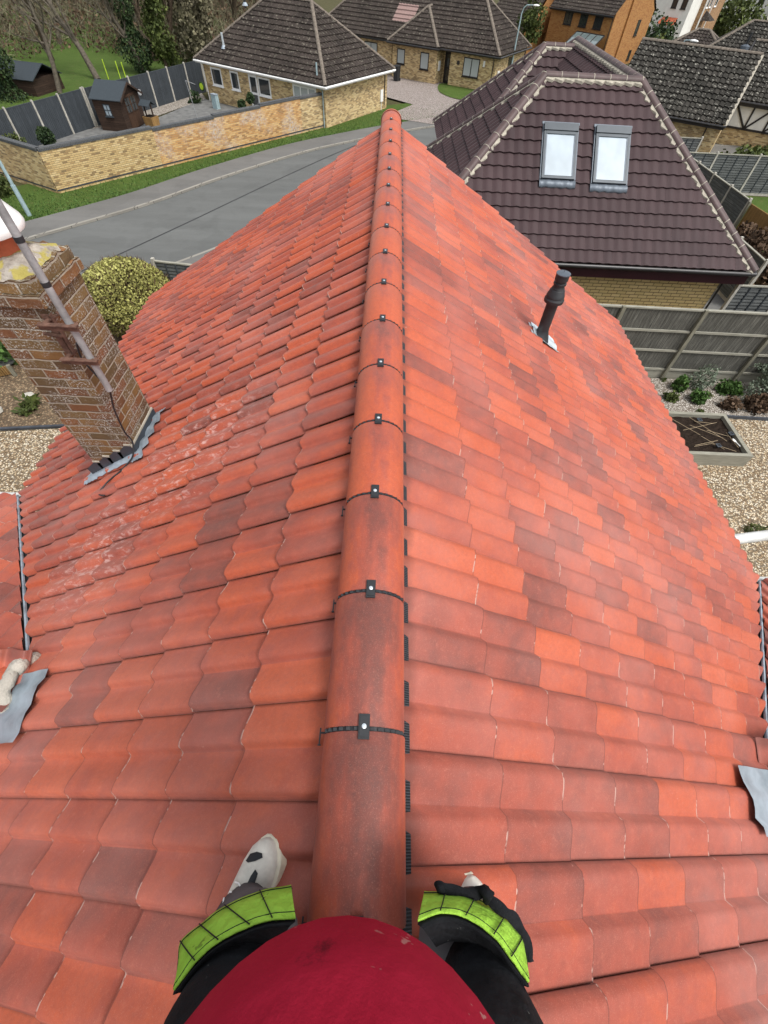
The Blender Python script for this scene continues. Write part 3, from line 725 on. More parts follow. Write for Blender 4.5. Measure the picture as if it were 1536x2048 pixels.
# ribbed dry-ridge roll showing in the tile troughs
mb = MB()
for side, xo in ((1, .138), (-1, .110)):
    nseg = 300; prev = None
    for i in range(nseg+1):
        yy = YN+(YF-YN)*i/nseg
        cur = [mb.vert((side*.09, yy, AP-TT*.09+.034)), mb.vert((side*xo, yy, AP-TT*xo+.030)), mb.vert((side*(xo+.004), yy, AP-TT*xo-.01))]
        if prev: mb.face((prev[0], cur[0], cur[1], prev[1])); mb.face((prev[1], cur[1], cur[2], prev[2]))
        prev = cur
mb.build('ridge_roll', M['ribbed'], H)
# walls, fascia, gutters, verges
mb = MB(); mb.box((-3.8, YN+.3, 0), (3.8, YF-.15, 4.45))
for yy in (YN+.3, YF-.15): mb.poly([(-3.8, yy, 4.45), (3.8, yy, 4.45), (0, yy, AP-.14)])
mb.build('wall', M['ybm'], H)
mb = MB()
for side in (-1, 1):
    XE = XS[side]; ZE = AP-TT*XE; y0 = 2.3 if side > 0 else 2.95
    for a, b in ((y0, YF-.05), (YN+.1, -2.0)):
        mb = MB(); mb.box((min(side*(XE-.04), side*(XE-.07)), a, ZE-.20), (max(side*(XE-.04), side*(XE-.07)), b, ZE-.02)); mb.build('fascia', M['pvcw'], H)
mb = MB()
for side in (-1, 1):
    XE = XS[side]; ZE = AP-TT*XE; y0 = 2.3 if side > 0 else 2.95
    for a, b in ((y0, YF), (YN, -2.0)):
        n = 10; P_ = [(side*(XE+.012)+.056*math.cos(t_), -.045+.056*math.sin(t_)) for t_ in [math.pi+math.pi*i/n for i in range(n+1)]]
        Pi = [(side*(XE+.012)+.051*math.cos(t_), -.045+.051*math.sin(t_)) for t_ in [math.pi+math.pi*i/n for i in range(n+1)]]
        loop = P_+Pi[::-1]; mb = MB()
        ids = [[mb.vert((x, yy, ZE+z)) for x, z in loop] for yy in (a, b)]
        for j in range(len(loop)): mb.face((ids[0][j], ids[0][(j+1) % len(loop)], ids[1][(j+1) % len(loop)], ids[1][j]))
        mb.face(ids[0]); mb.face(ids[1][::-1]); mb.build('gutter', M['pvcw'], H)
mb = MB()
for side in (-1, 1):
    XE = XS[side]; ZE = AP-TT*XE
    for yy in (YF+.004, YN-.012):
        mb = MB(); mb.bar((side*XE, yy, ZE-.008), (side*.1, yy, AP-TT*.1-.008), .010, .042); mb.build('verge_edge', M['red'], H)

# brick chimney on the left slope
CX0, CX1, CY0, CY1 = -2.50, -2.07, 2.47, 2.94
ch = MB(); zt = 7.06
def chimbox(a, b, z0, z1, e=0): ch.box((CX0-e, CY0-e, z0), (CX1+e, CY1+e, z1))
chimbox(0, 0, 5.2, zt, 0); chimbox(0, 0, zt, zt+.075, .028); chimbox(0, 0, zt+.078, zt+.15, .012)
cho = ch.build('chimney', M['chim'], H)
# weathered edges: chip the arrises a little
me = cho.data; bm = bmesh.new(); bm.from_mesh(me)
bmesh.ops.subdivide_edges(bm, edges=bm.edges[:], cuts=14, use_grid_fill=True)
for v in bm.verts:
    p = v.co; n_ = mnoise.noise_vector(p*16); v.co += n_*.007
    if abs(p.z-(zt+.15)) < .01: v.co.z += mnoise.noise(p*22)*.018
bm.to_mesh(me); bm.free()
fl = MB()   # mortar flaunching
N_ = 20; rows = []
for r_, z in ((1.0, zt+.148), (.86, zt+.175), (.55, zt+.20), (.3, zt+.205)):
    rows.append([((CX0+CX1)/2+max(-1, min(1, 1.25*math.cos(2*math.pi*j/N_)))*r_*(CX1-CX0)/2+random.uniform(-.008, .008), (CY0+CY1)/2+max(-1, min(1, 1.25*math.sin(2*math.pi*j/N_)))*r_*(CY1-CY0)/2+random.uniform(-.008, .008), z+random.uniform(-.008, .012)) for j in range(N_)])
fl.rings(rows); 
t_ = NT('lichened_flaunching', .95, .1); o_ = t_.obj()
b_ = t_.ramp(t_.noise(o_, 14, 4, .7), [(.3, (.20, .17, .14)), (.7, (.42, .38, .33))])
b_ = t_.mix(t_.ramp(t_.noise(o_, 9, 3, .6), [(.48, 0), (.56, .85)]), b_, (.36, .30, .06)); t_.color(b_); t_.bump(t_.noise(o_, 60, 4), .8, .01)
fl.build('flaunching', t_.m, cho, smooth=False)
px_, py_ = -2.345, 2.715
mb = MB(); mb.lathe([(.150, -.05), (.138, .02), (.132, .12), (.142, .14), (.142, .165), (.11, .165)], (px_, py_, zt+.13), 28); mb.build('chimney_pot', M['terra'], cho, smooth=True, angle=40)
mb = MB(); mb.lathe([(.150, -.02), (.215, .0), (.222, .02), (.215, .045), (.15, .14), (.115, .23), (.11, .30), (.17, .33), (.16, .36), (.03, .42)], (px_, py_, zt+.31), 32)
mb.build('pot_cowl', M['white'], cho, smooth=True, angle=50)
# flashings: stepped lead up the brick, soaker sheet on the tiles
def zs(x): return AP-TT*abs(x)
mb = MB(); mb2 = MB()
k = 0
x = CX1
while x > CX0-.02:     # stepped pieces on the face towards the camera
    x2 = x-.123; zb = zs(x); z_t = zb+.15
    mb.poly([(x+.002, CY0-.009, zb-.03), (x+.002, CY0-.009, z_t), (x-.05, CY0-.009, z_t-.002), (x2-.03, CY0-.009, z_t-.098), (x2, CY0-.009, zs(x2)-.03)])
    mb2.box((x-.055, CY0-.012, z_t-.002), (x+.004, CY0-.002, z_t+.012))
    x = x2
mb.box((CX1+.004, CY0-.01, zs(CX1)-.02), (CX1+.011, CY1+.02, zs(CX1)+.13))
mb.build('step_flashing', M['leadd'], cho)
mb = MB()
mb.bar((CX1+.004, (CY0+CY1)/2, zs(CX1)+.142), (CX1+.012, (CY0+CY1)/2, zs(CX1)+.142), .001, .001)
mb.box((CX1+.001, CY0-.01, zs(CX1)+.13), (CX1+.012, CY1+.01, zs(CX1)+.147))
mb.build('pointing', M['mortarg'], cho); mb2.build('pointing', M['mortarg'], cho)
def lead_on_slope(xa, xb, ya, yb, nx_=8, ny_=14, lift=.03, waver=.01, side=-1, pha=.035):
    mb = MB(); g = []
    for i in range(nx_+1):
        row = []
        for j in range(ny_+1):
            x = xa+(xb-xa)*i/nx_; y_ = ya+(yb-ya)*j/ny_
            s_ = ((y_-pha)/.1475) % 1; s_ = 1-s_ if side > 0 else s_
            row.append(mb.vert((x+(waver*math.sin(j*1.9+1) if i == nx_ else 0), y_+(waver*math.sin(i*2.7) if j in (0, ny_) else 0), zs(x)+lift+.022+.8*.031*prof_pan(s_)+.003*math.sin(i*2+j*1.3))))
        g.append(row)
    for i in range(nx_):
        for j in range(ny_): mb.face((g[i][j], g[i+1][j], g[i+1][j+1], g[i][j+1]))
    return mb
lead_on_slope(CX1, CX1+.11, CY0-.12, CY1+.04).build('back_gutter_lead', M['lead'], cho, smooth=True)
lead_on_slope(CX0-.02, CX1+.0, CY0-.075, CY0+.02, 10, 4).build('soaker_lead', M['lead'], cho, smooth=True)
lead_on_slope(CX0-.16, CX0-.0, CY0-.09, CY1+.08).build('apron_lead', M['lead'], cho, smooth=True)

# aerial mast lashed to the chimney corner
A_ = root('aerial_mast', 'grey aerial pole clamped to the corner of the brick chimney with rusty brackets', 'aerial pole', (-1.925, 2.41, 6.50))
def AO(mb, *a, **k): return mb.build(*a, off=(-1.925, 2.41, 6.50), **k)
mb = MB(); mb.tube([(-1.915, 2.40, 6.50), (-1.925, 2.41, 8.55)], .0215, 14); AO(mb, 'pole', M['steel'], parent=A_, smooth=True, angle=40)
for z in (6.82, 7.22, 7.45): mb = MB(); mb.tube([(-1.920, 2.405, z), (-1.920, 2.405, z+.028)], .0240, 14); AO(mb, 'tape_band', M['black'], parent=A_)
for z in (7.0, 6.76):
    mb = MB(); mb.bar((-2.10, 2.375, z), (-1.86, 2.375, z), .035, .006); mb.bar((-2.10, 2.375, z-.018), (-1.86, 2.375, z-.018), .006, .036)
    mb.bar((-2.09, 2.38, z-.01), (-2.05, 2.50, z-.01), .03, .006); mb.bar((-1.87, 2.38, z-.01), (-2.06, 2.54, z-.01), .03, .006)
    mb.tube([(-1.955, 2.37, z-.01), (-1.95, 2.435, z-.01), (-1.89, 2.435, z-.01), (-1.885, 2.37, z-.01)], .005, 6)
    AO(mb, 'bracket', M['rust'], parent=A_)
mb = MB(); mb.bar((-2.085, 2.455, 6.74), (-2.085, 2.455, 7.02), .04, .006, up=(0, 1, 0)); mb.bar((-2.05, 2.46, 6.74), (-2.05, 2.46, 7.02), .006, .03)
mb.tube([(-2.15, 2.44, 6.90), (-2.06, 2.43, 6.89), (-2.02, 2.42, 6.90)], .011, 6); AO(mb, 'bracket_plate', M['rust'], parent=A_)
def cable(name, pts, r, mat, label, cat):
    P = [Vector(p) for p in pts]; out = []
    for i in range(len(P)-1):
        p0 = P[max(i-1, 0)]; p1 = P[i]; p2 = P[i+1]; p3 = P[min(i+2, len(P)-1)]
        for k in range(8):
            t = k/8; out.append(.5*((2*p1)+(-p0+p2)*t+(2*p0-5*p1+4*p2-p3)*t*t+(-p0+3*p1-3*p2+p3)*t*t*t))
    out.append(P[-1]); mb = MB(); mb.tube(out, r, 6); o = mb.build(name, mat, None, smooth=True); tag(o, label, cat); return o
cable('cable', [(-1.955, 2.41, 6.86), (-1.99, 2.42, 6.74), (-1.955, 2.41, 6.62), (-1.93, 2.42, 6.50), (-1.99, 2.43, 6.3), (-2.035, 2.45, 6.05), (-2.03, 2.46, 5.93), (-2.06, 2.40, 5.81), (-2.16, 2.31, 5.73), (-2.27, 2.24, 5.665), (-2.31, 2.13, 5.64), (-2.235, 2.09, 5.67)],
      .0065, M['black'], 'black aerial cable running down the chimney corner onto the red tiles', 'cable')

# twin-wall vent pipe on the right slope
VX, VY = 1.63, 4.09; VZ = AP-TT*VX
vp_ = MB(); vp_.tube([(VX-.0, VY, VZ-.05), (VX, VY, VZ+.50)], .056, 22); vo = vp_.build('vent_pipe', M['black'], H, smooth=True, angle=40)
mb = MB()
mb.lathe([(.057, .42), (.092, .422), (.094, .45), (.090, .455), (.084, .47), (.086, .475), (.080, .50), (.076, .505), (.070, .53), (.058, .545), (.060, .55), (.052, .565), (.050, .58), (.060, .585), (.060, .60), (.050, .605), (.050, .62), (.062, .625), (.062, .675), (.020, .68)], (VX, VY, VZ), 26)
mb.build('vent_cap', M['black'], vo, smooth=True, angle=30)
mb = MB(); mb.lathe([(.066, .676), (.066, .684), (.01, .694)], (VX, VY, VZ), 24); mb.box((VX-.002, VY-.002, VZ+.69), (VX+.002, VY+.002, VZ+.712)); mb.build('cap_disc', M['velf'], vo)
mb = MB(); rows = []
for r_, z, e in ((.115, -.02, 1.0), (.10, .02, .8), (.075, .08, .3), (.060, .12, .0), (.0575, .135, 0)):
    rows.append([(VX+r_*math.cos(a)*(1), VY+r_*math.sin(a), VZ+z-TT*r_*math.cos(a)*e+.02*e) for a in [2*math.pi*j/20 for j in range(20)]])
mb.rings(rows, caps=False); mb.build('rubber_boot', M['black'], vo, smooth=True)
mb = lead_on_slope(VX-.10, VX+.205, VY-.125, VY+.14, 10, 8, .030, .006, 1, -.115); mb.build('base_flashing', M['alu'], vo, smooth=True)
mb = MB(); mb.bar((VX-.115, VY-.13, zs(VX-.115)+.05), (VX-.115, VY+.14, zs(VX-.115)+.05), .03, .004, up=(TT, 0, 1)); mb.build('flashing_lip', M['alu'], vo)
# white boiler flue out of the eave
F_ = root('wall_flue', 'white plastic flue pipe sticking out under the right eave of the red roof', 'flue pipe', (4.35, 2.86, 4.22))
mb = MB(); mb.tube([(4.30, 2.85, 4.22), (5.40, 3.05, 4.22)], .066, 20); mb.build('pipe', M['pvcw'], F_, smooth=True, angle=40, off=(4.35, 2.86, 4.22))
for f_ in (.04, .62, .94): mb = MB(); mb.tube([(4.30+1.1*f_, 2.85+.2*f_, 4.22), (4.30+1.1*f_+.03, 2.85+.2*f_+.006, 4.22)], .073, 20); mb.build('collar', M['velf'], F_, smooth=True, angle=40, off=(4.35, 2.86, 4.22))

# ------------------------------------------------------------------ neighbouring houses
def part(name, mat, parent, f, **k):
    mb = MB(); f(mb); return mb.build(name, mat, parent, **k)
def wall_box(parent, a, b, mat, name='wall'): return part(name, mat, parent, lambda m_: m_.box(a, b))
def window(parent, axis, pos, u0, u1, z0, z1, out, fr, gl, fw=.06, sill=True, mull=0, name='window', door=False, transom=0):
    """window on a wall: axis 'x' = wall along x at y=pos; axis 'y' = wall along y at x=pos; out = outward sign"""
    def bx(m_, ua, ub, za, zb, d0, d1):
        lo, hi = sorted((pos+out*d0, pos+out*d1))
        if axis == 'x': m_.box((ua, lo, za), (ub, hi, zb))
        else: m_.box((lo, ua, za), (hi, ub, zb))
    f = MB(); bx(f, u0, u1, z1-fw, z1, -.02, .035); bx(f, u0, u1, z0, z0+fw, -.02, .035)
    bx(f, u0, u0+fw, z0+fw, z1-fw, -.02, .035); bx(f, u1-fw, u1, z0+fw, z1-fw, -.02, .035)
    for k in range(mull): 
        uc = u0+(u1-u0)*(k+1)/(mull+1); bx(f, uc-fw/2, uc+fw/2, z0+fw, z1-fw, -.02, .03)
    for k in range(transom):
        zc = z0+(z1-z0)*(k+1)/(transom+1); bx(f, u0+fw, u1-fw, zc-fw/2, zc+fw/2, -.02, .028)
    if sill: bx(f, u0-.05, u1+.05, z0-.05, z0, -.01, .09)
    o = f.build(name, fr, parent)
    g = MB(); bx(g, u0+fw, u1-fw, z0+fw, z1-fw, .0, .012); g.build('pane', gl, o)
    return o

# A: yellow brick bungalow across the road
AZ = R(-32.34)
A = root('bungalow', 'yellow brick bungalow with white fascia beside the garden wall', 'bungalow', (-14.49, 44.19, 0), AZ)
t0 = dict(tw=.3, gauge=.36, amp=.055, thick=.055)
hip_roof(A, 'roof', 0, 12.0, 0, 8.2, 2.2, .74, M['rold'], rs=3, tile=t0, capm=M['ridgeg'], capw=.12)
wall_box(A, (.38, .38, 0), (11.62, 7.82, 2.12), M['ybm'])
def fasc(m_):
    for a, b in (((.1, -.02, 2.05), (12.0, .02, 2.2)), ((11.98, .0, 2.05), (12.02, 8.2, 2.2)), ((.0, .02, 2.05), (.04, 8.2, 2.2)), ((.05, .03, 2.04), (11.95, .4, 2.07)), ((11.6, .03, 2.04), (11.95, 8.1, 2.07))): m_.box(a, b)
part('fascia', M['white'], A, fasc)
part('gutter', M['white'], A, lambda m_: (m_.tube([(0, -.07, 2.15), (12.07, -.07, 2.15), (12.07, 8.2, 2.15)], .055, 8)))
window(A, 'x', .38, 1.10, 2.15, .95, 1.9, -1, M['white'], M['gdark'], .09)
window(A, 'x', .38, 3.05, 3.85, .95, 1.92, -1, M['white'], M['gdark'], .09)
window(A, 'x', .38, 4.85, 5.65, .05, 1.95, -1, M['white'], M['gdark'], .12, sill=False, transom=1, name='door')
window(A, 'x', .38, 5.72, 6.85, .98, 1.92, -1, M['white'], M['gdark'], .09)
window(A, 'x', .38, 8.9, 10.9, .25, 1.95, -1, M['white'], M['gcurt'], .10, sill=False, mull=2, name='patio_door')
part('downpipe', M['white'], A, lambda m_: m_.tube([(.45, -.07, 2.12), (.42, .30, 1.95), (.42, .30, .0)], .035, 8))
part('downpipe', M['gal'], A, lambda m_: m_.tube([(11.5, -.07, 2.12), (11.5, .30, 1.9), (11.5, .30, .0)], .035, 8))
part('meter_box', M['white'], A, lambda m_: (m_.box((11.62, 6.9, .55), (11.70, 7.22, 1.2)), m_.tube([(11.65, 7.06, 0), (11.65, 7.06, .55)], .02, 6)))
part('waste_pipe', M['gutb'], A, lambda m_: m_.tube([(11.66, 7.45, .3), (11.66, 7.45, 2.05)], .03, 6))
for (x, y_, h, ma, nm) in ((2.5, 3.4, 1.15, M['black'], 'stove_flue'), (2.35, .9, .75, M['alu'], 'steel_flue'), (11.0, .45, .6, M['gal'], 'soil_vent')):
    z = 2.2+.74*y_
    fo = part(nm, ma, A, lambda m_: m_.tube([(x, y_, z-.1), (x, y_, z+h)], .075 if ma is not M['gal'] else .05, 10), smooth=True, angle=40)
    if nm != 'soil_vent': part('flashing', M['lead'], fo, lambda m_: m_.lathe([(.20, .0), (.14, .10), (.09, .16)], (x, y_, z), 10))

# B: buff brick bungalow beyond the gravel drive
B = root('bungalow', 'buff brick bungalow with black framed windows and front door facing the pinkish gravel drive', 'bungalow', (-.45, 56.4, 0), R(-30.7))
t1 = dict(tw=.3, gauge=.37, amp=.055, thick=.055)
hip_roof(B, 'roof', -8.5, 10.6, 0.0, 7.2, 2.35, .80, M['roldp'], rs=8, tile=t1, capm=M['ridgeg'])
# front wing, ridge running back
def sub(parent, name, loc, rz=0):
    return (loc, rz)
P = []
c = 1/math.sqrt(1+.8*.8); hwB = 2.55; slB = hwB/c
P.append(dict(origin=(0, -.5, 2.35), ud=(1, 0, 0), vd=(0, c, c*.8), poly=[(0, 0), (5.1, 0), (2.55, slB)], **far_tile(rs=17, **t1)))
P.append(dict(origin=(0, -.5, 2.35), ud=(0, 1, 0), vd=(c, 0, c*.8), poly=[(0, 0), (5, 0), (5, slB), (2.55, slB)], **far_tile(rs=18, **t1)))
P.append(dict(origin=(5.1, -.5, 2.35), ud=(0, 1, 0), vd=(-c, 0, c*.8), poly=[(0, 0), (5, 0), (5, slB), (2.55, slB)], **far_tile(rs=19, **t1)))
tiled_roof('wing_roof', P, M['rold'], B)
caps(B, [((0, -.5, 2.35), (2.55, 2.05, 4.39)), ((5.1, -.5, 2.35), (2.55, 2.05, 4.39)), ((2.55, 2.05, 4.39), (2.55, 4.5, 4.39))], M['ridgeg'])
wall_box(B, (-8.1, .40, 0), (-.02, 6.8, 2.28), M['ybm']); wall_box(B, (.35, -.12, 0), (4.85, 2, 2.28), M['ybm']); wall_box(B, (5.95, .38, 0), (10.25, 6.85, 2.28), M['ybm']); wall_box(B, (4.86, 1.3, 0), (5.94, 6.8, 2.28), M['ybm'])
def fascB(m_):
    m_.box((-8.5, -.02, 2.2), (-.02, .03, 2.35)); m_.box((-.03, -.53, 2.2), (5.14, -.48, 2.35)); m_.box((5.12, -.47, 2.2), (5.16, .0, 2.35)); m_.box((5.17, -.03, 2.2), (10.62, .02, 2.35)); m_.box((10.6, .03, 2.2), (10.64, 7.2, 2.35))
    m_.tube([(-.05, -.6, 2.3), (5.2, -.6, 2.3), (5.2, -.09, 2.3), (10.7, -.09, 2.3), (10.7, 7.2, 2.3)], .06, 6)
    m_.tube([(10.0, -.05, 2.25), (10.0, .33, 2.1), (10.0, .33, 0)], .035, 6)
part('gutter', M['gutb'], B, fascB)
window(B, 'x', -.12, .85, 1.65, 1.0, 1.95, -1, M['darkfr'], M['gcurt'], .06)
window(B, 'x', -.12, 3.25, 4.1, .9, 1.95, -1, M['darkfr'], M['gcurt'], .06)
window(B, 'x', .38, 7.25, 8.75, .85, 2.0, -1, M['darkfr'], M['gcurt'], .06, mull=1)
window(B, 'y', 10.25, 3.1, 3.8, 1.2, 2.0, 1, M['darkfr'], M['gdark'], .06)
window(B, 'x', .40, -3.0, -1.6, .9, 2.0, -1, M['darkfr'], M['gcurt'], .06, mull=1)
window(B, 'x', 1.3, 5.0, 5.85, 0.02, 2.05, -1, M['darkfr'], M['gdark'], .16, sill=False, transom=1, name='door')
part('meter_box', M['white'], B, lambda m_: m_.box((4.85, .3, .9), (4.93, .62, 1.5)))
part('meter_box', M['white'], B, lambda m_: m_.box((10.25, .9, .8), (10.33, 1.3, 1.4)))
part('number_plaque', M['gutb'], B, lambda m_: m_.tube([(6.75, .37, 1.6), (6.75, .33, 1.6)], .14, 12))
part('wall_lamp', M['white'], B, lambda m_: m_.box((9.1, .28, 1.6), (9.25, .38, 1.95)))
def wbin(loc, lab):
    w = root('wheelie_bin', lab, 'wheelie bin', loc, R(-30))
    part('body', M['black'], w, lambda m_: m_.rings([[(-.22*k_, -.27*k_, z), (.22*k_, -.27*k_, z), (.22*k_, .27*k_, z), (-.22*k_, .27*k_, z)] for k_, z in ((.85, 0.03), (1.0, .92))]))
    part('lid', M['black'], w, lambda m_: m_.box((-.25, -.31, .92), (.25, .30, .985), taper=.03))
    for x in (-.2, .2): part('wheel', M['black'], w, lambda m_: m_.tube([(x-.03, .25, .09), (x+.03, .25, .09)], .09, 10))
wbin((.25, 54.2, .12), 'black wheelie bin at the left end of the bungalow with black framed windows')

# C: big brown roof with two roof windows
Cc = root('brown_roofed_house', 'house with large hipped brown tiled roof, two roof windows and yellow brick wall', 'house', (0, 0, 0))
tz = .843; cz = 1/math.sqrt(1+tz*tz); sC = 4.1/cz; tC = dict(tw=.30, gauge=.388, amp=.046, thick=.042)
fC = lambda rs, flip=False: far_tile(rs=rs, flip=flip, **tC)
s2 = 3.9/cz
zE = 2.5
Pc = [dict(origin=(.45, 14.2, zE), ud=(1, 0, 0), vd=(0, cz, cz*tz), poly=[(0, 0), (11.15, 0), (7.05, sC), (4.1, sC)], **fC(1, True)),
      dict(origin=(.45, 14.2, zE), ud=(0, 1, 0), vd=(cz, 0, cz*tz), poly=[(0, 0), (8.2, 0), (4.1, sC)], **fC(2)),
      dict(origin=(.45, 22.4, zE), ud=(1, 0, 0), vd=(0, -cz, cz*tz), poly=[(0, 0), (2.95, 0), (7.05, sC), (4.1, sC)], **fC(3)),
      dict(origin=(3.4, 22.4, zE), ud=(0, 1, 0), vd=(cz, 0, cz*tz), poly=[(0, 0), (7.8, 0), (3.7, sC), (-4.1, sC)], **fC(4)),
      dict(origin=(11.6, 14.2, zE), ud=(0, 1, 0), vd=(-cz, 0, cz*tz), poly=[(0, 0), (16, 0), (11.9, sC), (4.1, sC)], **fC(5)),
      dict(origin=(11.6, 30.2, zE), ud=(-1, 0, 0), vd=(0, -cz, cz*tz), poly=[(0, 0), (8.2, 0), (4.1, sC)], **fC(6)),
      dict(origin=(2.2, 21.8, zE), ud=(1, 0, 0), vd=(0, cz, cz*tz), poly=[(0, 0), (1.2, 0), (5.1, s2), (3.9, s2)], **fC(7, True)),
      dict(origin=(2.2, 29.6, zE), ud=(1, 0, 0), vd=(0, -cz, cz*tz), poly=[(0, 0), (1.2, 0), (5.1, s2), (3.9, s2)], **fC(8)),
      dict(origin=(2.2, 21.8, zE), ud=(0, 1, 0), vd=(cz, 0, cz*tz), poly=[(0, 0), (7.8, 0), (3.9, s2)], **fC(9))]
tiled_roof('roof', Pc, M['rbrown'], Cc)
zA = zE+4.1*tz; zB = zE+3.9*tz; up_ = .015
caps(Cc, [((.45, 14.2, zE), (4.55, 18.3, zA)), ((.45, 22.4, zE), (4.55, 18.3, zA)), ((4.55, 18.3, zA), (7.5, 18.3, zA)), ((7.5, 18.3, zA), (7.5, 26.1, zA)),
          ((11.6, 14.2, zE), (7.5, 18.3, zA)), ((11.6, 30.2, zE), (7.5, 26.1, zA)), ((3.4, 30.2, zE), (7.5, 26.1, zA)),
          ((2.2, 21.8, zE), (6.1, 25.7, zB)), ((2.2, 29.6, zE), (6.1, 25.7, zB)), ((6.1, 25.7, zB), (7.3, 25.7, zB))], M['ridgeb'], .135, .46, M['mortarg'])
wall_box(Cc, (.9, 14.72, 0), (11.15, 22.0, 2.2), M['yellow']); wall_box(Cc, (3.8, 22.01, 0), (11.15, 29.8, 2.4), M['yellow']); wall_box(Cc, (2.6, 22.2, 0), (3.79, 29.2, 2.4), M['yellow'])
def soff(m_):
    m_.box((.5, 14.24, 2.08), (11.56, 14.29, 2.47)); m_.box((.5, 14.29, 2.06), (11.56, 14.75, 2.10)); m_.box((11.5, 14.3, 2.08), (11.56, 30.1, 2.47)); m_.box((11.1, 14.76, 2.06), (11.5, 30.1, 2.10))
part('soffit', M['soffit'], Cc, soff)
def gutC(m_):
    m_.tube([(.45, 14.155, 2.44), (11.66, 14.155, 2.44)], .062, 10); m_.tube([(11.655, 14.15, 2.44), (11.655, 30.1, 2.44)], .062, 10)
part('gutter', M['gutb'], Cc, gutC, smooth=True, angle=50)
part('downpipe', M['gutb'], Cc, lambda m_: m_.tube([(11.3, 14.17, 2.40), (11.25, 14.45, 2.2), (11.2, 14.66, 2.05), (11.2, 14.66, 0)], .035, 8))
def roof_window(x0, x1, y0, y1):
    def fp(x, y, h): return Vector((x, y, zE+tz*(y-14.2)))+Vector((0, -cz*tz, cz))*h
    mb = MB()
    def slab(m_, xa, xb, ya, yb, h0, h1):
        P8 = [fp(xa, ya, h0), fp(xb, ya, h0), fp(xb, yb, h0), fp(xa, yb, h0), fp(xa, ya, h1), fp(xb, ya, h1), fp(xb, yb, h1), fp(xa, yb, h1)]
        i = [m_.vert(p) for p in P8]
        for q in ((0, 3, 2, 1), (4, 5, 6, 7), (0, 1, 5, 4), (1, 2, 6, 5), (2, 3, 7, 6), (3, 0, 4, 7)): m_.face([i[k] for k in q])
    f = .066
    slab(mb, x0, x0+f, y0, y1, -.02, .125); slab(mb, x1-f, x1, y0, y1, -.02, .125); slab(mb, x0+f, x1-f, y0, y0+f*.8, -.02, .125)
    slab(mb, x0-.01, x1+.01, y1-.13, y1+.03, -.02, .155); slab(mb, x0+f, x1-f, y1-.20, y1-.13, 0, .13)
    o = mb.build('roof_window', M['vel'], Cc)
    m2 = MB(); slab(m2, x0+f-.002, x0+f+.03, y0+.06, y1-.19, .09, .118); m2.build('sash_rail', M['velf'], o); m2 = MB(); slab(m2, x1-f-.03, x1-f+.002, y0+.06, y1-.19, .09, .118); m2.build('sash_rail', M['velf'], o)
    m3 = MB(); slab(m3, x0+f+.031, x1-f-.031, y0+.071, y1-.201, .05, .106); m3.build('pane', M['gblind'], o)
    m4 = MB(); n = 16; g = []
    for i in range(n+1):
        x = x0-.05+(x1-x0+.1)*i/n; s_ = (x-.45)/.3 % 1; h = .055+.042*prof_pan(1-s_)
        g.append([m4.vert(fp(x, yy, hh)) for yy, hh in ((y0+.01, .06), (y0-.05, h+.012), (y0-.17-.010*math.sin(i*2.0), h), (y0-.175, .0))])
    for i in range(n):
        for j in range(3): m4.face((g[i][j], g[i+1][j], g[i+1][j+1], g[i][j+1]))
    m4.build('apron_flashing', M['velf'], o, smooth=True)
    m5 = MB()
    slab(m5, x0-.04, x0-.008, y0, y1+.02, .0, .082); slab(m5, x1+.008, x1+.04, y0, y1+.02, .0, .082); slab(m5, x0-.06, x1+.06, y1+.032, y1+.09, 0, .078); m5.build('side_flashing', M['velf'], o)
roof_window(4.62, 5.64, 16.02, 17.19)
roof_window(6.21, 7.25, 15.98, 17.19)

# D: dark lichened gable roof, then the half-timbered house stepped back beside it
DD = root('dark_roofed_bungalow', 'buff brick bungalow with dark lichen speckled gable roof behind the lap fences', 'bungalow', (19.4, 33.1, 0), R(-30.7))
def gable(parent, x0, x1, depth, z, t, mat, rs, tile, capm):
    c = 1/math.sqrt(1+t*t); hw = depth/2; sl = hw/c
    tiled_roof('roof', [dict(origin=(x0, 0, z), ud=(1, 0, 0), vd=(0, c, c*t), poly=[(0, 0), (x1-x0, 0), (x1-x0, sl), (0, sl)], **far_tile(rs=rs, **tile)),
                        dict(origin=(x0, depth, z), ud=(1, 0, 0), vd=(0, -c, c*t), poly=[(0, 0), (x1-x0, 0), (x1-x0, sl), (0, sl)], **far_tile(rs=rs+2, **tile))], mat, parent)
    caps(parent, [((x0, hw, z+hw*t), (x1, hw, z+hw*t))], capm)
gable(DD, -6.9, 0, 8.0, 2.3, .62, M['rdark'], 5, dict(tw=.3, gauge=.36, amp=.065, thick=.055), M['ridgeg'])
def gwall(m_, x0=-6.7, x1=-.12, d_=8.0, z=2.2, t=.62):
    m_.box((x0, .4, 0), (x1, d_-.4, z))
    for x in (x0, x1): m_.poly([(x, .35, z), (x, d_-.35, z), (x, d_/2, z+(d_/2-.35)*t)])
part('wall', M['ybm'], DD, gwall)
part('verge', M['mortarg'], DD, lambda m_: (m_.bar((.0, -.02, 2.27), (.0, 4.0, 2.27+4.0*.62), .14, .13), m_.bar((.0, 8.02, 2.27), (.0, 4.0, 2.27+4.0*.62), .10, .11)))
part('gutter', M['gutb'], DD, lambda m_: (m_.tube([(-6.9, -.07, 2.26), (.05, -.07, 2.26)], .06, 8), m_.box((-6.9, -.01, 2.1), (0, .03, 2.27)), m_.tube([(-.9, .0, 2.2), (-.9, .36, 2.0), (-.9, .36, 0)], .035, 6)))
T_ = root('half_timbered_house', 'white half-timbered gable house stepped back to the right of the dark lichened roof', 'house', (22.6, 40.4, 0), R(-30.7))
gable(T_, .1, 8, 7.6, 2.35, .62, M['rdark'], 15, dict(tw=.3, gauge=.36, amp=.065, thick=.055), M['ridgeg'])
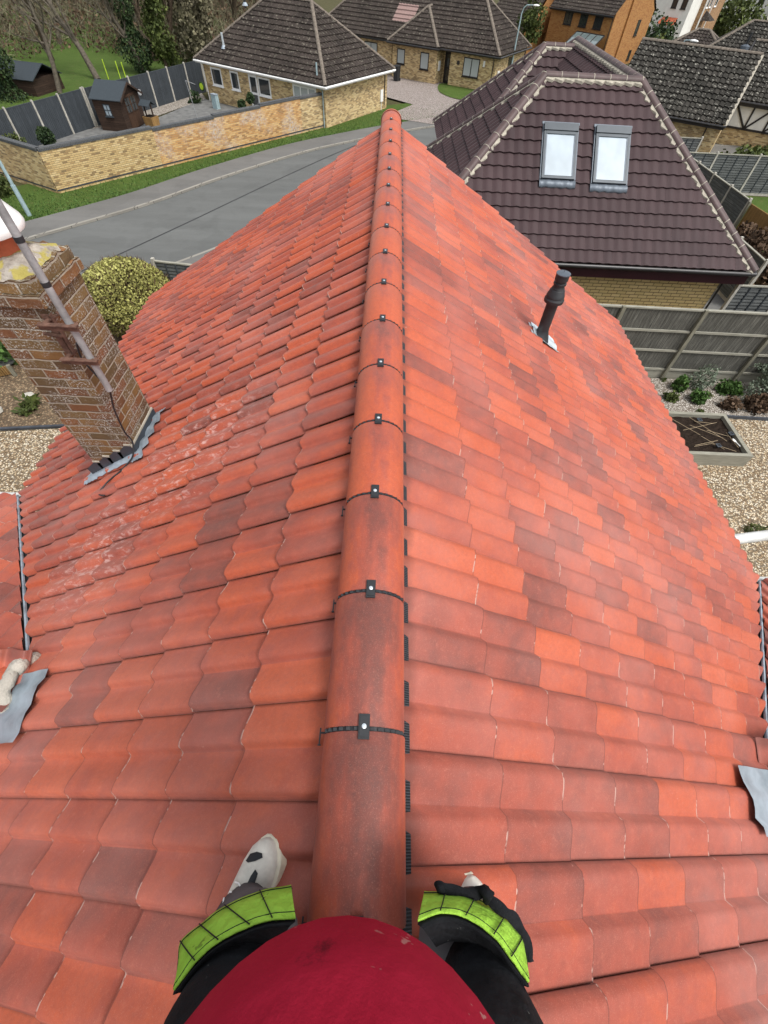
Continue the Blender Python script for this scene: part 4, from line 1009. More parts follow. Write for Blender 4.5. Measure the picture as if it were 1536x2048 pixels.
part('wall', M['ybm'], T_, lambda m_: gwall(m_, .5, 7.8, 7.6, 2.2, .62))
part('render_panel', M['whiter'], T_, lambda m_: m_.box((.9, .33, .95), (4.6, .42, 2.15)))
def timb(m_):
    for a, b in (((.9, 2.12), (4.6, 2.12)), ((.9, .97), (4.6, .97)), ((.9, .95), (.9, 2.15)), ((2.1, .95), (2.1, 2.15)), ((3.3, .95), (3.3, 2.15)), ((4.6, .95), (4.6, 2.15)), ((2.1, .98), (3.2, 2.1)), ((2.1, .98), (1.0, 2.1)), ((3.3, .98), (4.5, 2.1))):
        m_.bar((a[0], .30, a[1]), (b[0], .30, b[1]), .05, .11, up=(0, 0, 1) if a[1] == b[1] else (1, 0, 0))
part('timber_framing', M['darkfr'], T_, timb)
part('gutter', M['gutb'], T_, lambda m_: (m_.tube([(.1, -.07, 2.3), (8, -.07, 2.3)], .07, 8), m_.box((.1, -.01, 2.12), (8, .04, 2.33))))
part('verge', M['gutb'], T_, lambda m_: m_.bar((.06, -.02, 2.30), (.06, 3.8, 2.30+3.8*.62), .10, .14))

# E: orange brick two-storey house
E_ = root('orange_brick_house', 'two storey orange brick house with three dark windows under its eave', 'house', (16.84, 71.46, 0), R(-44.4))
def ewall(m_):
    m_.box((0, 0, 0), (7.44, 8.7, 4.0)); m_.poly([(7.44, 0, 4.0), (7.44, 8.7, 4.0), (7.44, 4.35, 7.0)]); m_.poly([(0, 0, 4.0), (0, 4.35, 7.0), (0, 8.7, 4.0)])
part('wall', M['orange'], E_, ewall)
gE = 1/math.sqrt(1+.69*.69)
tiled_roof('roof', [dict(origin=(-.1, -.4, 3.82), ud=(1, 0, 0), vd=(0, gE, gE*.69), poly=[(0, 0), (7.65, 0), (7.65, 4.75/gE), (0, 4.75/gE)], **far_tile(rs=31, gauge=.37)),
                    dict(origin=(-.1, 9.1, 3.82), ud=(1, 0, 0), vd=(0, -gE, gE*.69), poly=[(0, 0), (7.65, 0), (7.65, 4.75/gE), (0, 4.75/gE)], **far_tile(rs=33, gauge=.37))], M['rold'], E_)
part('gutter', M['gutb'], E_, lambda m_: (m_.tube([(-.1, -.47, 3.78), (7.5, -.47, 3.78)], .06, 6), m_.box((-.1, -.40, 3.66), (7.5, -.36, 3.82)), m_.tube([(7.3, -.4, 3.7), (7.3, -.05, 3.5), (7.3, -.05, 0)], .04, 6)))
for a, b in ((1.75, 2.7), (3.6, 4.5), (5.3, 6.25)): window(E_, 'x', 0, a, b, 2.75, 3.65, -1, M['darkfr'], M['gdark'], .07, mull=1)
window(E_, 'y', 7.44, 5.6, 6.3, 2.2, 3.35, 1, M['darkfr'], M['gdark'], .07)
window(E_, 'y', 7.44, 5.9, 6.5, .35, 1.1, 1, M['darkfr'], M['gdark'], .07)
part('chimney_breast', M['chim'] if False else M['orange'], E_, lambda m_: m_.box((7.44, 2.7, 0), (7.62, 3.6, 6.6)))
P = []
tiled_roof('garage_roof', [dict(origin=(-6.5, -3.2, 1.9), ud=(1, 0, 0), vd=(0, .78, .62), poly=[(0, 0), (5.6, 0), (5.6, 6.2), (0, 6.2)], **far_tile(rs=37, gauge=.37))], M['rold'], E_)
part('garage_wall', M['orange'], E_, lambda m_: (m_.box((-6.3, -2.8, 0), (-1.1, 1.0, 1.9)), m_.poly([(-.95, -2.9, 1.8), (-.95, 1.8, 1.8), (-.95, 1.8, 5.5)]), m_.box((-6.3, 1.6, 0), (-.02, 8.0, 5.4))))
cs = root('conservatory', 'small dark framed conservatory with sloping grey glass roof against the orange brick house', 'conservatory', (17.6, 66.2, 0), R(-44.4))
def consf(m_):
    for x in (0, .8, 1.6, 2.4, 3.2): m_.bar((x, 0, 1.6), (x, 2.2, 2.5), .07, .07)
    m_.bar((0, 0, 1.6), (3.2, 0, 1.6), .09, .09); m_.bar((0, 2.2, 2.5), (3.2, 2.2, 2.5), .09, .09)
    for x in (0, 1.07, 2.13, 3.2): m_.bar((x, 0, 0), (x, 0, 1.6), .08, .08, up=(0, 1, 0))
    for y_ in (1.1, 2.2): m_.bar((0, y_, 0), (0, y_, 1.6+.41*y_), .08, .08, up=(0, 1, 0))
part('frame', M['darkfr'], cs, consf)
part('glass_roof', M['ggrey'], cs, lambda m_: m_.poly([(0, 0, 1.6), (3.2, 0, 1.6), (3.2, 2.2, 2.5), (0, 2.2, 2.5)]))
part('glass_wall', M['gdark'], cs, lambda m_: (m_.box((.05, .01, .1), (3.15, .03, 1.55)), m_.box((.01, .05, .1), (.03, 2.15, 1.6))))

# far bungalow with a flue, upper right
G_ = root('grey_roofed_bungalow', 'bungalow with grey brown hipped roof and a black flue, farthest behind the dark lichened roof', 'bungalow', (26.1, 55.8, 0), R(-30.7))
hip_roof(G_, 'roof', 0, 16, 0, 7.4, 2.2, .66, M['rdark'], rs=61, tile=dict(tw=.3, gauge=.36, amp=.065, thick=.055), capm=M['ridgeg'])
wall_box(G_, (.4, .4, 0), (15.6, 7, 2.15), M['ybm'])
fo = part('flue', M['black'], G_, lambda m_: m_.tube([(4.1, 1.6, 3.2), (4.1, 1.6, 4.15)], .09, 10)); part('flashing', M['velf'], fo, lambda m_: m_.lathe([(.40, -.25), (.38, .12), (.12, .22)], (4.1, 1.6, 3.25), 10))
G2 = root('brown_roofed_annexe', 'low brown roofed building just left of the grey roofed bungalow with the flue', 'outbuilding', (24.6, 60.3, 0), R(-30.7))
hip_roof(G2, 'roof', 0, 7, 0, 6, 2.0, .55, M['rold'], rs=65, tile=dict(tw=.3, gauge=.36, amp=.06, thick=.05), capm=M['ridgeg']); wall_box(G2, (.4, .4, 0), (6.6, 5.6, 1.95), M['ybm'])

# far two-storey houses
def two_storey(name, label, loc, rz, w, dpt, h, wallm, wins, rise=2.2, gab='x', extra=None):
    r_ = root(name, label, 'house', loc, rz)
    def wl(m_):
        m_.box((0, 0, 0), (w, dpt, h))
        if gab == 'x':      # ridge along x, gables at the ends
            for x in (0, w): m_.poly([(x, 0, h), (x, dpt, h), (x, dpt/2, h+rise)])
        else:
            for y_ in (0, dpt): m_.poly([(0, y_, h), (w, y_, h), (w/2, y_, h+rise)])
    part('wall', wallm, r_, wl)
    if gab == 'x':
        t = rise/(dpt/2); c = 1/math.sqrt(1+t*t)
        tiled_roof('roof', [dict(origin=(-.1, -.3, h-.3*t), ud=(1, 0, 0), vd=(0, c, c*t), poly=[(0, 0), (w+.2, 0), (w+.2, (dpt/2+.3)/c), (0, (dpt/2+.3)/c)], **far_tile(rs=3, gauge=.4)),
                            dict(origin=(-.1, dpt+.3, h-.3*t), ud=(1, 0, 0), vd=(0, -c, c*t), poly=[(0, 0), (w+.2, 0), (w+.2, (dpt/2+.3)/c), (0, (dpt/2+.3)/c)], **far_tile(rs=4, gauge=.4))], M['rold'], r_)
        part('fascia', M['white'], r_, lambda m_: m_.box((-.12, -.34, h-.42*t-.05), (w+.12, -.30, h-.25*t)))
    else:
        t = rise/(w/2); c = 1/math.sqrt(1+t*t)
        tiled_roof('roof', [dict(origin=(-.3, -.2, h-.3*t), ud=(0, 1, 0), vd=(c, 0, c*t), poly=[(0, 0), (dpt+.4, 0), (dpt+.4, (w/2+.3)/c), (0, (w/2+.3)/c)], **far_tile(rs=3, gauge=.4)),
                            dict(origin=(w+.3, -.2, h-.3*t), ud=(0, 1, 0), vd=(-c, 0, c*t), poly=[(0, 0), (dpt+.4, 0), (dpt+.4, (w/2+.3)/c), (0, (w/2+.3)/c)], **far_tile(rs=4, gauge=.4))], M['rold'], r_)
        part('bargeboard', M['white'], r_, lambda m_: (m_.bar((-.3, -.24, h-.3*t), (w/2, -.24, h+rise), .05, .16), m_.bar((w+.3, -.24, h-.3*t), (w/2, -.24, h+rise), .05, .16)))
    for ax, pos, u0, u1, z0, z1, out, fr in wins: window(r_, ax, pos, u0, u1, z0, z1, out, fr, M['gdark'], .1)
    if extra: extra(r_)
    return r_
def porch1(r_):
    part('porch_roof', M['terra'], r_, lambda m_: m_.poly([(1.9, -1.2, 1.7), (4.3, -1.2, 1.7), (4.1, .0, 2.3), (2.1, 0, 2.3)])); part('porch_wall', M['white'], r_, lambda m_: m_.box((2.1, -1.0, 0), (4.1, 0, 1.68)))
two_storey('white_house', 'white rendered two storey house with tall dark windows and a small red porch roof', (35.5, 92.3, 0), R(-44), 5.2, 8, 5.6, M['whiter'],
           [('x', 0, 2.6, 3.3, 3.1, 5.0, -1, M['darkfr']), ('x', 0, 3.9, 4.6, 3.1, 5.0, -1, M['darkfr'])], extra=porch1)
def bay2(r_):
    part('corner_trim', M['white'], r_, lambda m_: (m_.box((6.0, -.04, 0), (6.14, .1, 5.6)), m_.box((6.0, 3.2, 0), (6.14, 3.35, 5.6))))
    part('porch_roof', M['rold'], r_, lambda m_: (m_.poly([(6, .6, 2.1), (7.3, .6, 2.1), (6.0, 1.8, 3.0)]), m_.poly([(7.3, .6, 2.1), (7.3, 3.0, 2.1), (6.0, 1.8, 3.0)])))
two_storey('brick_gabled_house', 'mottled brown brick house with white corner trim and one small window in its gable wall', (37.4, 94.6, 0), R(-40), 6.0, 9, 5.6, brick('mottled_brown_brick', [(0, (.16, .08, .04)), (.5, (.36, .20, .10)), (1, (.48, .31, .16))], (.34, .27, .18), patch=(.7, .3)),
           [('x', 0, 1.6, 2.4, 3.2, 4.8, -1, M['white']), ('y', 6.0, .7, 1.5, 3.2, 4.8, 1, M['white']), ('y', 6.0, 2.0, 2.8, 3.2, 4.8, 1, M['white']), ('y', 6.0, 4.4, 5.4, 3.2, 4.8, 1, M['white'])], gab='y', extra=bay2)
def sol(r_): part('solar_panel', M['gsolar'], r_, lambda m_: m_.poly([(1.2, .2, 5.95), (4.4, .2, 5.95), (4.4, 2.0, 7.15), (1.2, 2.0, 7.15)]))
two_storey('white_bay_house', 'white fronted house with a roof panel at the top right, behind the round green bush', (54.2, 110.5, 0), R(-36), 7.0, 8, 5.4, M['whiter'],
           [('x', 0, 4.8, 5.6, 3.2, 4.9, -1, M['darkfr']), ('x', 0, 1.2, 2.0, 3.2, 4.9, -1, M['darkfr'])], extra=sol)
two_storey('red_brick_house', 'small red brick house with a white window in the top right corner', (68.5, 112.5, 0), R(-30), 9.0, 8, 3.6, brick('far_red_brick', [(0, (.16, .05, .035)), (1, (.28, .10, .065))], (.3, .24, .2)),
           [('x', 0, 3.2, 3.9, 2.0, 3.1, -1, M['white'])])

# ------------------------------------------------------------------ fences and the garden wall
def fence(name, label, cat, p, q, h, span, kind, base=0.0, group=None, trim=0):
    p, q = Vector((*p, 0)), Vector((*q, 0)); L = (q-p).length; an = math.atan2(q.y-p.y, q.x-p.x)
    r_ = root(name, label, cat, (p.x, p.y, base), an, group); n = max(1, round(L/span)); w = L/n
    for k in range(n+1):
        x = k*w
        if kind in ('dark', 'lap'): part('post', M['conc'], r_, lambda m_: m_.box((x-.055, -.065, 0), (x+.055, .065, h+.08), taper=.012))
        else: part('post', M['wpost'], r_, lambda m_: m_.box((x-.05, -.12, 0), (x+.05, -.025, h+.02)))
    for k in range(n):
        a = k*w+.056; b = (k+1)*w-.056
        if kind == 'dark':
            def f(m_):
                m_.box((a, -.02, .02), (b, .02, h-.02))
                m_.box((a, -.03, h-.02), (b, .03, h+.012))
                nn = int((b-a)/.12)
                for i in range(nn): m_.box((a+i*.12, -.036, .02), (a+i*.12+.062, -.0205, h-.025))
            part('panel', M['wdark'], r_, f)
        elif kind == 'lap':
            def f(m_):
                nb = int((h-.15)/.11)
                for i in range(nb):
                    z = .15+i*.11; w_ = random.uniform(-.006, .006)
                    m_.poly([(a, -.012, z+.12+w_), (b, -.012, z+.12-w_), (b, -.032, z+w_), (a, -.032, z-w_)])
                    m_.poly([(a, .012, z+.12+w_), (b, .012, z+.12-w_), (b, .028, z+w_), (a, .028, z-w_)])
                    m_.poly([(a, -.032, z-w_), (b, -.032, z+w_), (b, -.012, z+.005), (a, -.012, z+.005)])
                m_.box((a, -.010, .13), (b, .010, h-.02))
            po = part('panel', M['wlap'], r_, f)
            part('gravel_board', M['conc'], r_, lambda m_: m_.box((a, -.02, 0), (b, .02, .14)))
            def g(m_):
                m_.box((a, -.045, h-.02), (b, .045, h+.015))
            part('capping', M['wrail'], po, g)
            def g2(m_):
                for i in range(1, 4):
                    x = a+(b-a)*i/4; m_.box((x-.02, -.05, .15), (x+.02, -.033, h-.02))
            part('batten', M['wdark'], po, g2)
        elif kind == 'board':
            def f(m_):
                nn = int((b-a+.112)/.105); ww = (b-a+.112)/nn
                for i in range(nn):
                    x = a-.056+i*ww; t_ = random.uniform(-.004, .004)
                    m_.box((x+.004, -.02+t_, .30), (x+ww+.006, -.006+t_+.004*(i % 2), h-.045+random.uniform(-.004, .004)))
            po = part('panel', M['wgrey'], r_, f)
            part('gravel_board', M['conc'] if False else M['wrail'], r_, lambda m_: m_.box((a-.056, -.03, 0), (b+.056, .0, .29)))
            for zz in (.32, .98, 1.62): part('rail', M['wrail'], po, lambda m_: m_.box((a, -.065, zz), (b, -.022, zz+.06)))
            part('capping', M['wrail'], po, lambda m_: m_.box((a-.056, -.06, h-.04), (b+.056, .03, h)))
        elif kind == 'slat':
            def f(m_):
                nn = int((b-a)/.06)
                for i in range(nn): m_.box((a+i*.06, -.02, .05), (a+i*.06+.045, .02, h-.03))
            part('panel', M['bamboo'], r_, f)
    return r_
fence('board_fence', 'tall weathered grey board fence with rails and posts behind the raised bed', 'fence', (4.47, 12.1), (16.4, 12.02), 2.33, 2.39, 'board')
fence('lap_panel_fence', 'grey lap fence panel running off the right corner of the yellow brick wall', 'fence', (11.75, 14.62), (16.6, 14.7), 1.88, 1.85, 'lap')
fence('lap_panel_fence', 'dark lap fence running back in front of the brown bush', 'fence', (13.82, 16.7), (13.7, 22.4), 1.8, 1.87, 'lap')
fence('lap_panel_fence', 'dark lap fence running back from the orange slatted panel towards the dark roof', 'fence', (16.25, 22.9), (15.95, 29.6), 1.8, 1.86, 'lap')
fence('slatted_screen', 'short orange brown slatted screen at the end of the dark lap fence', 'fence', (16.3, 22.8), (16.55, 20.9), 1.75, 1.9, 'slat')
fence('lap_panel_fence', 'pale grey lap fence beyond the strip of bright grass on the right', 'fence', (15.4, 29.72), (25.0, 29.85), 1.8, 2.2, 'lap')
fence('lap_panel_fence', 'grey lap fence in front of the dark roofed bungalow wall', 'fence', (13.2, 32.5), (18.15, 32.62), 1.8, 1.66, 'lap')
fence('lap_panel_fence', 'short grey lap fence by the road behind the rounded yellow green bush', 'fence', (-7.55, 14.45), (-4.6, 14.1), 1.82, 1.5, 'lap')
fence('dark_board_fence', 'dark grey boarded fence with pale posts, left of the garden shed', 'fence', (-23.0, 25.6), (-19.25, 36.0), 1.78, 1.75, 'dark')
fence('dark_board_fence', 'dark grey boarded fence with pale posts, between the garden shed and the yellow brick bungalow', 'fence', (-19.2, 36.15), (-14.95, 46.9), 1.78, 1.93, 'dark')

# garden wall: leaf sections step down towards the bungalow
GW = root('garden_wall', 'yellow and orange brick garden wall with dark coping along the grass verge', 'wall', (-16.25, 24.57, 0))
pts = [(-16.25, 24.57), (-12.55, 28.97), (-10.1, 31.9), (-7.95, 34.45), (-5.9, 36.9), (-4.42, 38.66)]
zsT = [1.80, 1.72, 1.78, 1.84, 1.80]
def wl_seg(p, q, h, mat, th=.22, cop=True):
    p, q = Vector((p[0]+16.25, p[1]-24.57, 0)), Vector((q[0]+16.25, q[1]-24.57, 0)); d_ = (q-p).normalized(); n_ = Vector((-d_.y, d_.x, 0))
    def bx(m_, off0, off1, z0, z1, e=0):
        a, b = p-d_*e, q+d_*e
        P8 = [a+n_*off0, b+n_*off0, b+n_*off1, a+n_*off1]; i = [m_.vert((v.x, v.y, z)) for z in (z0, z1) for v in P8]
        for f in ((0, 3, 2, 1), (4, 5, 6, 7), (0, 1, 5, 4), (1, 2, 6, 5), (2, 3, 7, 6), (3, 0, 4, 7)): m_.face([i[k] for k in f])
    part('wall_section', mat, GW, lambda m_: bx(m_, 0, th, 0, h-.10))
    part('coping', M['coping'], GW, lambda m_: bx(m_, -.025, th+.025, h-.10, h+.02))
    part('damp_course', M['leadd'], GW, lambda m_: bx(m_, -.012, .05, .18, .235))
mats = [M['gw'], M['gwo'], M['gwo'], M['gwo'], M['ybm']]
for (a, b, h, ma) in zip(pts, pts[1:], zsT, mats): wl_seg(a, b, h, ma)
wl_seg((-21.9, 27.55), (-16.36, 24.62), 1.80, M['ybm'])

# summer house shed
SH = root('garden_shed', 'small brown timber shed with grey felt roof and small white window', 'shed', (-18.50, 35.36, 0), R(-7.5))
def shw(m_):
    m_.box((0, 0, 0), (1.75, 2.4, 1.55))
    for x in (0, 1.75): m_.poly([(x, 0, 1.55), (x, 2.4, 1.55), (x, 1.2, 2.12)])
part('wall', M['wshed'], SH, shw)
def shr(m_):
    for a, b in ((-.13, 1.2), (2.53, 1.2)):
        za = 1.49 if a < 0 or a > 2 else 0
        P4 = [(-.1, a, za), (1.95, a, za), (1.95, b, 2.15), (-.1, b, 2.15)]
        i = [m_.vert(p) for p in P4]+[m_.vert((x, y_, z+.035)) for x, y_, z in P4]
        for q in ((0, 3, 2, 1), (4, 5, 6, 7), (0, 1, 5, 4), (1, 2, 6, 5), (2, 3, 7, 6), (3, 0, 4, 7)): m_.face([i[k] for k in q])
part('roof', M['felt'], SH, shr)
part('bargeboard', M['wshed'], SH, lambda m_: (m_.bar((1.97, -.14, 1.45), (1.97, 1.2, 2.12), .03, .10), m_.bar((1.97, 2.54, 1.45), (1.97, 1.2, 2.12), .03, .10)))
window(SH, 'x', 0, .62, 1.05, .75, 1.3, -1, M['felt'], M['gblind'], .035, mull=1, transom=1)
for a, b in ((.55, 1.19), (1.21, 1.85)):
    o = part('door', M['wsheddoor'], SH, lambda m_: m_.box((1.752, a, .08), (1.79, b, 1.62)))
    part('glazing_bar', M['wshed'], o, lambda m_: [m_.box((1.79, a+.03, z), (1.805, b-.03, z+.03)) for z in (.8, 1.15, 1.5)]+[m_.box((1.806, (a+b)/2-.015, .8), (1.815, (a+b)/2+.015, 1.5))])
    part('pane', M['gdark'], o, lambda m_: m_.box((1.7905, a+.06, .84), (1.7935, b-.06, 1.49)))
ck = root('garden_clock', 'round white clock on the dark fence to the right of the garden shed', 'clock', (-17.0, 39.0, 0))
part('case', M['black'], ck, lambda m_: m_.tube([(0.35, -.6, 1.35), (0.33, -.66, 1.35)], .19, 20)); part('dial', M['white'], ck, lambda m_: m_.tube([(0.329, -.662, 1.35), (0.325, -.672, 1.35)], .155, 20))
# wooden wishing well planter
WP = root('wishing_well_planter', 'small wooden planter with posts and a little dark pitched roof beside the shed', 'planter', (-15.6, 36.35, 0), R(-20))
part('tub', M['bamboo'], WP, lambda m_: m_.rings([[(-.33*k, -.33*k, z), (.33*k, -.33*k, z), (.33*k, .33*k, z), (-.33*k, .33*k, z)] for k, z in ((.9, 0), (1.05, .62))]))
part('soil', M['soil'], WP, lambda m_: m_.box((-.28, -.28, .60), (.28, .28, .635)))
for x in (-.27, .27): part('post', M['wshed'], WP, lambda m_: m_.box((x-.03, -.03, .6), (x+.03, .03, 1.25)))
part('roof', M['felt'], WP, lambda m_: (m_.bar((-.38, -.17, 1.26), (.38, -.17, 1.26), .42, .03, up=(0, -.55, .84)), m_.bar((-.38, .17, 1.26), (.38, .17, 1.26), .42, .03, up=(0, .55, .84))))
# street lamps
def lamp(loc, h, label, arm, lean=0, base_box=True):
    l = root('street_lamp', label, 'street lamp', loc, 0, None); dx, dy = arm; m_ = MB()
    p = [(0, 0, 0), (0, 0, 1.2), (0, 0, h-.5), (dx*.12, dy*.12, h-.18), (dx*.4, dy*.4, h-.02), (dx, dy, h)]
    m_.tube(p, [.075, .072, .045, .04, .035, .03], 10); m_.build('column', M['gal'], l, smooth=True, angle=50)
    if base_box: part('base_sleeve', M['gal'], l, lambda q: q.tube([(0, 0, 0), (0, 0, 1.15)], .095, 12), smooth=True, angle=40)
    hd = MB(); L = Vector((dx, dy, 0)).normalized(); sd = Vector((-L.y, L.x, 0)); rows = []
    for t_, w_, hh in ((-.02, .03, .02), (.08, .11, .05), (.25, .14, .075), (.42, .11, .05), (.52, .03, .02)):
        c_ = Vector((dx, dy, h))+L*t_
        rows.append([tuple(c_+sd*(w_*math.cos(a))+Vector((0, 0, hh*math.sin(a)))) for a in [2*math.pi*j/12 for j in range(12)]])
    hd.rings(rows); hd.build('lamp_head', M['white'], l, smooth=True)
    return l
lamp((-16.31, 21.86, .09), 5.2, 'grey green street lamp post on the grass verge by the garden wall corner', (-1.0, .3))
lamp((10.3, 53.9, .1), 4.9, 'slender curved street lamp in front of the bungalow end wall', (.75, -.25), base_box=False)
lamp((18.75, 41.6, 0), 4.75, 'street lamp standing in front of the dark lichened roof', (.35, -.3), base_box=False)

# ------------------------------------------------------------------ plants
def leaves(mb, c, rad, n, size, seed=1, shell=.55, up=.3, kind='leaf', floor=None, lump=0.0, elong=1.0, top=None):
    rg = random.Random(seed)
    for _ in range(n):
        while True:
            v = Vector((rg.uniform(-1, 1), rg.uniform(-1, 1), rg.uniform(-1, 1)))
            if .001 < v.length < 1: break
        L = v.length; v = v/L*(shell+(1-shell)*L)
        k = 1+lump*mnoise.noise(v*2.3+Vector((seed*1.7, 0, 0)))
        p = Vector((c[0]+v.x*rad[0]*k, c[1]+v.y*rad[1]*k, c[2]+v.z*rad[2]*k))
        if floor is not None and p.z < floor: continue
        if lump and mnoise.noise(p*1.4+Vector((seed, 3, 1))) < -.22: continue
        sz = size*rg.uniform(.6, 1.35); d = Vector((rg.gauss(0, 1), rg.gauss(0, 1), rg.gauss(0, 1)+up)).normalized()
        if kind == 'twig': d = (v.normalized()*1.0+Vector((rg.gauss(0, .5), rg.gauss(0, .5), rg.gauss(0, .5)+up))).normalized()
        a = d.cross(Vector((rg.gauss(0, 1), rg.gauss(0, 1), rg.gauss(0, 1)))).normalized()
        w = sz*(.5 if kind == 'leaf' else .07)/elong; l_ = sz*elong
        r = min(1, max(0, .5+.5*mnoise.noise(p*1.1)+rg.uniform(-.35, .35)))
        if kind == 'leaf': mb.poly([p-a*w*.2, p+d*l_*.5-a*w, p+d*l_, p+d*l_*.5+a*w], 0, [(0, 0)]*4, r)
        else: mb.poly([p-a*w, p+d*l_, p+a*w], 0, [(0, 0)]*3, r)
def shrub(name, label, cat, c, rad, n, size, mat, seed, kind='leaf', lump=.75, group=None, shell=.5, stem=None, elong=1.0):
    r_ = root(name, label, cat, (c[0], c[1], 0), 0, group)
    mb = MB(); leaves(mb, (0, 0, c[2]), rad, n, size, seed, shell, .3, kind, .0, lump, elong); mb.build('foliage', mat, r_)
    st = MB(); rg = random.Random(seed)
    for k in range(7):
        a = rg.uniform(0, 6.28); st.tube([(0, 0, 0), (.35*rad[0]*math.cos(a), .35*rad[1]*math.sin(a), c[2]*.6), (.75*rad[0]*math.cos(a), .75*rad[1]*math.sin(a), c[2]+rad[2]*.4)], [.02*rad[2]+.006, .012*rad[2]+.004, .004], 5)
    st.build('stem', stem or M['bark2'], r_); return r_
# rounded hedge plant by the chimney: fine upright stems tipped with yellow-green buds
hb = root('rounded_bush', 'big rounded yellow green bush behind the brick chimney', 'bush', (-8.35, 13.6, 0))
mb = MB(); leaves(mb, (0, 0, .98), (1.42, 1.35, 1.12), 26000, .062, 3, .80, .8, 'leaf', .05, .0); mb.build('foliage', M['lime_l'], hb)
mb = MB(); leaves(mb, (0, 0, .92), (1.36, 1.28, 1.05), 9000, .25, 4, .6, .7, 'twig', .03, .0); mb.build('twigs', M['brown_l'], hb)
mb = MB()
for k in range(26):
    a = k*2.4; r0 = .2+.12*(k % 3); mb.tube([(r0*math.cos(a), r0*math.sin(a), 0), (.75*math.cos(a)*(.4+.6*(k % 5)/4), .75*math.sin(a)*(.4+.6*(k % 5)/4), 1.0), (1.2*math.cos(a)*(.3+.7*(k % 5)/4), 1.2*math.sin(a)*(.3+.7*(k % 5)/4), 1.55)], [.03, .02, .006], 5)
mb.build('stem', M['bark2'], hb)
# left garden
shrub('garden_shrub', 'dark green leafy shrub seen past the left edge of the chimney', 'shrub', (-12.0, 11.9, .8), (1.3, 1.2, .95), 5200, .13, M['fresh'], 21)
fence('timber_edging', 'low grey timber edging board below the dark green shrub at the left', 'edging', (-13.0, 9.8), (-11.2, 10.75), .35, 2.2, 'slat')
shrub('young_plant', 'small yellow green plant growing in the bark at the left', 'plant', (-9.95, 9.2, .14), (.27, .24, .18), 420, .12, M['conif'], 22, elong=1.4)
rk = MB()
for k, (x, y_, r) in enumerate(((-10.6, 8.95, .12), (-10.5, 9.6, .10), (-10.9, 9.3, .14))):
    pass
def rock(loc, r, lab, seed):
    mb = MB(); rg = random.Random(seed); rows = []
    for z, k in ((-.2, .7), (.1, 1.0), (.45, .85), (.62, .35)):
        rows.append([(r*k*math.cos(a)*(1+.25*rg.random()), r*k*math.sin(a)*(1+.25*rg.random())*.8, r*z+.02) for a in [2*math.pi*j/9 for j in range(9)]])
    mb.rings(rows); o = mb.build('stone', M['conc'], None); o.location = (loc[0], loc[1], .01); tag(o, lab, 'stone')
rock((-10.25, 9.72), .17, 'grey stone lying in the bark beyond the small plant', 1); rock((-10.85, 9.05), .20, 'grey stone in the bark nearest the left edge', 2)
mb = MB(); mb.bar((-11.3, 8.22, .04), (-8.0, 8.68, .04), .07, .08); tag(mb.build('garden_edging', M['leadd']), 'dark rope-like edging between the bark and the pale gravel at the left', 'edging')
# right garden: raised bed
RB = root('raised_bed', 'weathered grey sleeper raised bed filled with dark soil beside the board fence', 'raised bed', (7.3, 8.15, 0))
def bedp(a, b, nm='sleeper'): return part(nm, M['sleeper'], RB, lambda m_: m_.box(a, b))
bedp((0, 0, 0), (2.86, .11, .42)); bedp((0, 1.62, 0), (2.86, 1.73, .42)); bedp((2.75, .112, 0), (2.86, 1.618, .418)); bedp((0, .112, 0), (.11, 1.618, .418))
mb = MB(); n = 26; g = [[mb.vert((.11+2.64*i/n, .11+1.51*j/n, .31+.05*mnoise.noise(Vector((i*.7, j*.7, 0)))+.02*mnoise.noise(Vector((i*2.3, j*2.3, 4))))) for j in range(n+1)] for i in range(n+1)]
for i in range(n):
    for j in range(n): mb.face((g[i][j], g[i+1][j], g[i+1][j+1], g[i][j+1]))
mb.build('soil', M['soil'], RB)
rg = random.Random(12)
cg = 'bamboo canes lying on the raised bed soil'
for k, (x0, y0, x1, y1) in enumerate(((8.45, 9.60, 9.05, 8.95), (8.6, 9.1, 9.75, 9.5), (9.0, 9.65, 9.72, 8.75), (8.9, 9.35, 9.65, 8.85), (9.3, 9.15, 9.85, 8.95), (8.7, 8.5, 9.45, 8.75), (9.05, 8.9, 9.5, 8.42), (9.1, 9.5, 9.6, 9.45), (8.65, 8.45, 9.2, 8.62), (9.85, 9.1, 9.92, 8.5), (9.2, 8.62, 9.8, 8.36))):
    mb = MB(); mb.tube([(x0, y0, .385+.012*(k % 3)), (x1, y1, .38+.012*(k % 2))], .0055, 6); tag(mb.build('bamboo_cane', M['cane']), 'thin pale bamboo cane lying on the dark soil of the raised bed', 'cane', cg)
def pot(x, y_, a, lab):
    p_ = root('square_pot', lab, 'pot', (x, y_, .37), a)
    part('rim', M['velf'], p_, lambda m_: [m_.box(*q) for q in (((-.06, -.06, .05), (.06, -.048, .065)), ((-.06, .048, .05), (.06, .06, .065)), ((-.06, -.0479, .05), (-.048, .0479, .065)), ((.048, -.0479, .05), (.06, .0479, .065)))])
    part('body', M['black'], p_, lambda m_: m_.rings([[(-k, -k, z), (k, -k, z), (k, k, z), (-k, k, z)] for k, z in ((.04, 0), (.05, .05))]))
pot(9.93, 9.02, .2, 'small square pot at the right end of the raised bed'); pot(9.35, 8.52, .1, 'small square pot by the near edge of the raised bed'); pot(9.25, 9.55, .1, 'small square pot by the far edge of the raised bed')
tw_ = root('hand_trowel', 'white handled tool lying at the right end of the raised bed', 'trowel', (9.95, 8.72, .38), R(-75))
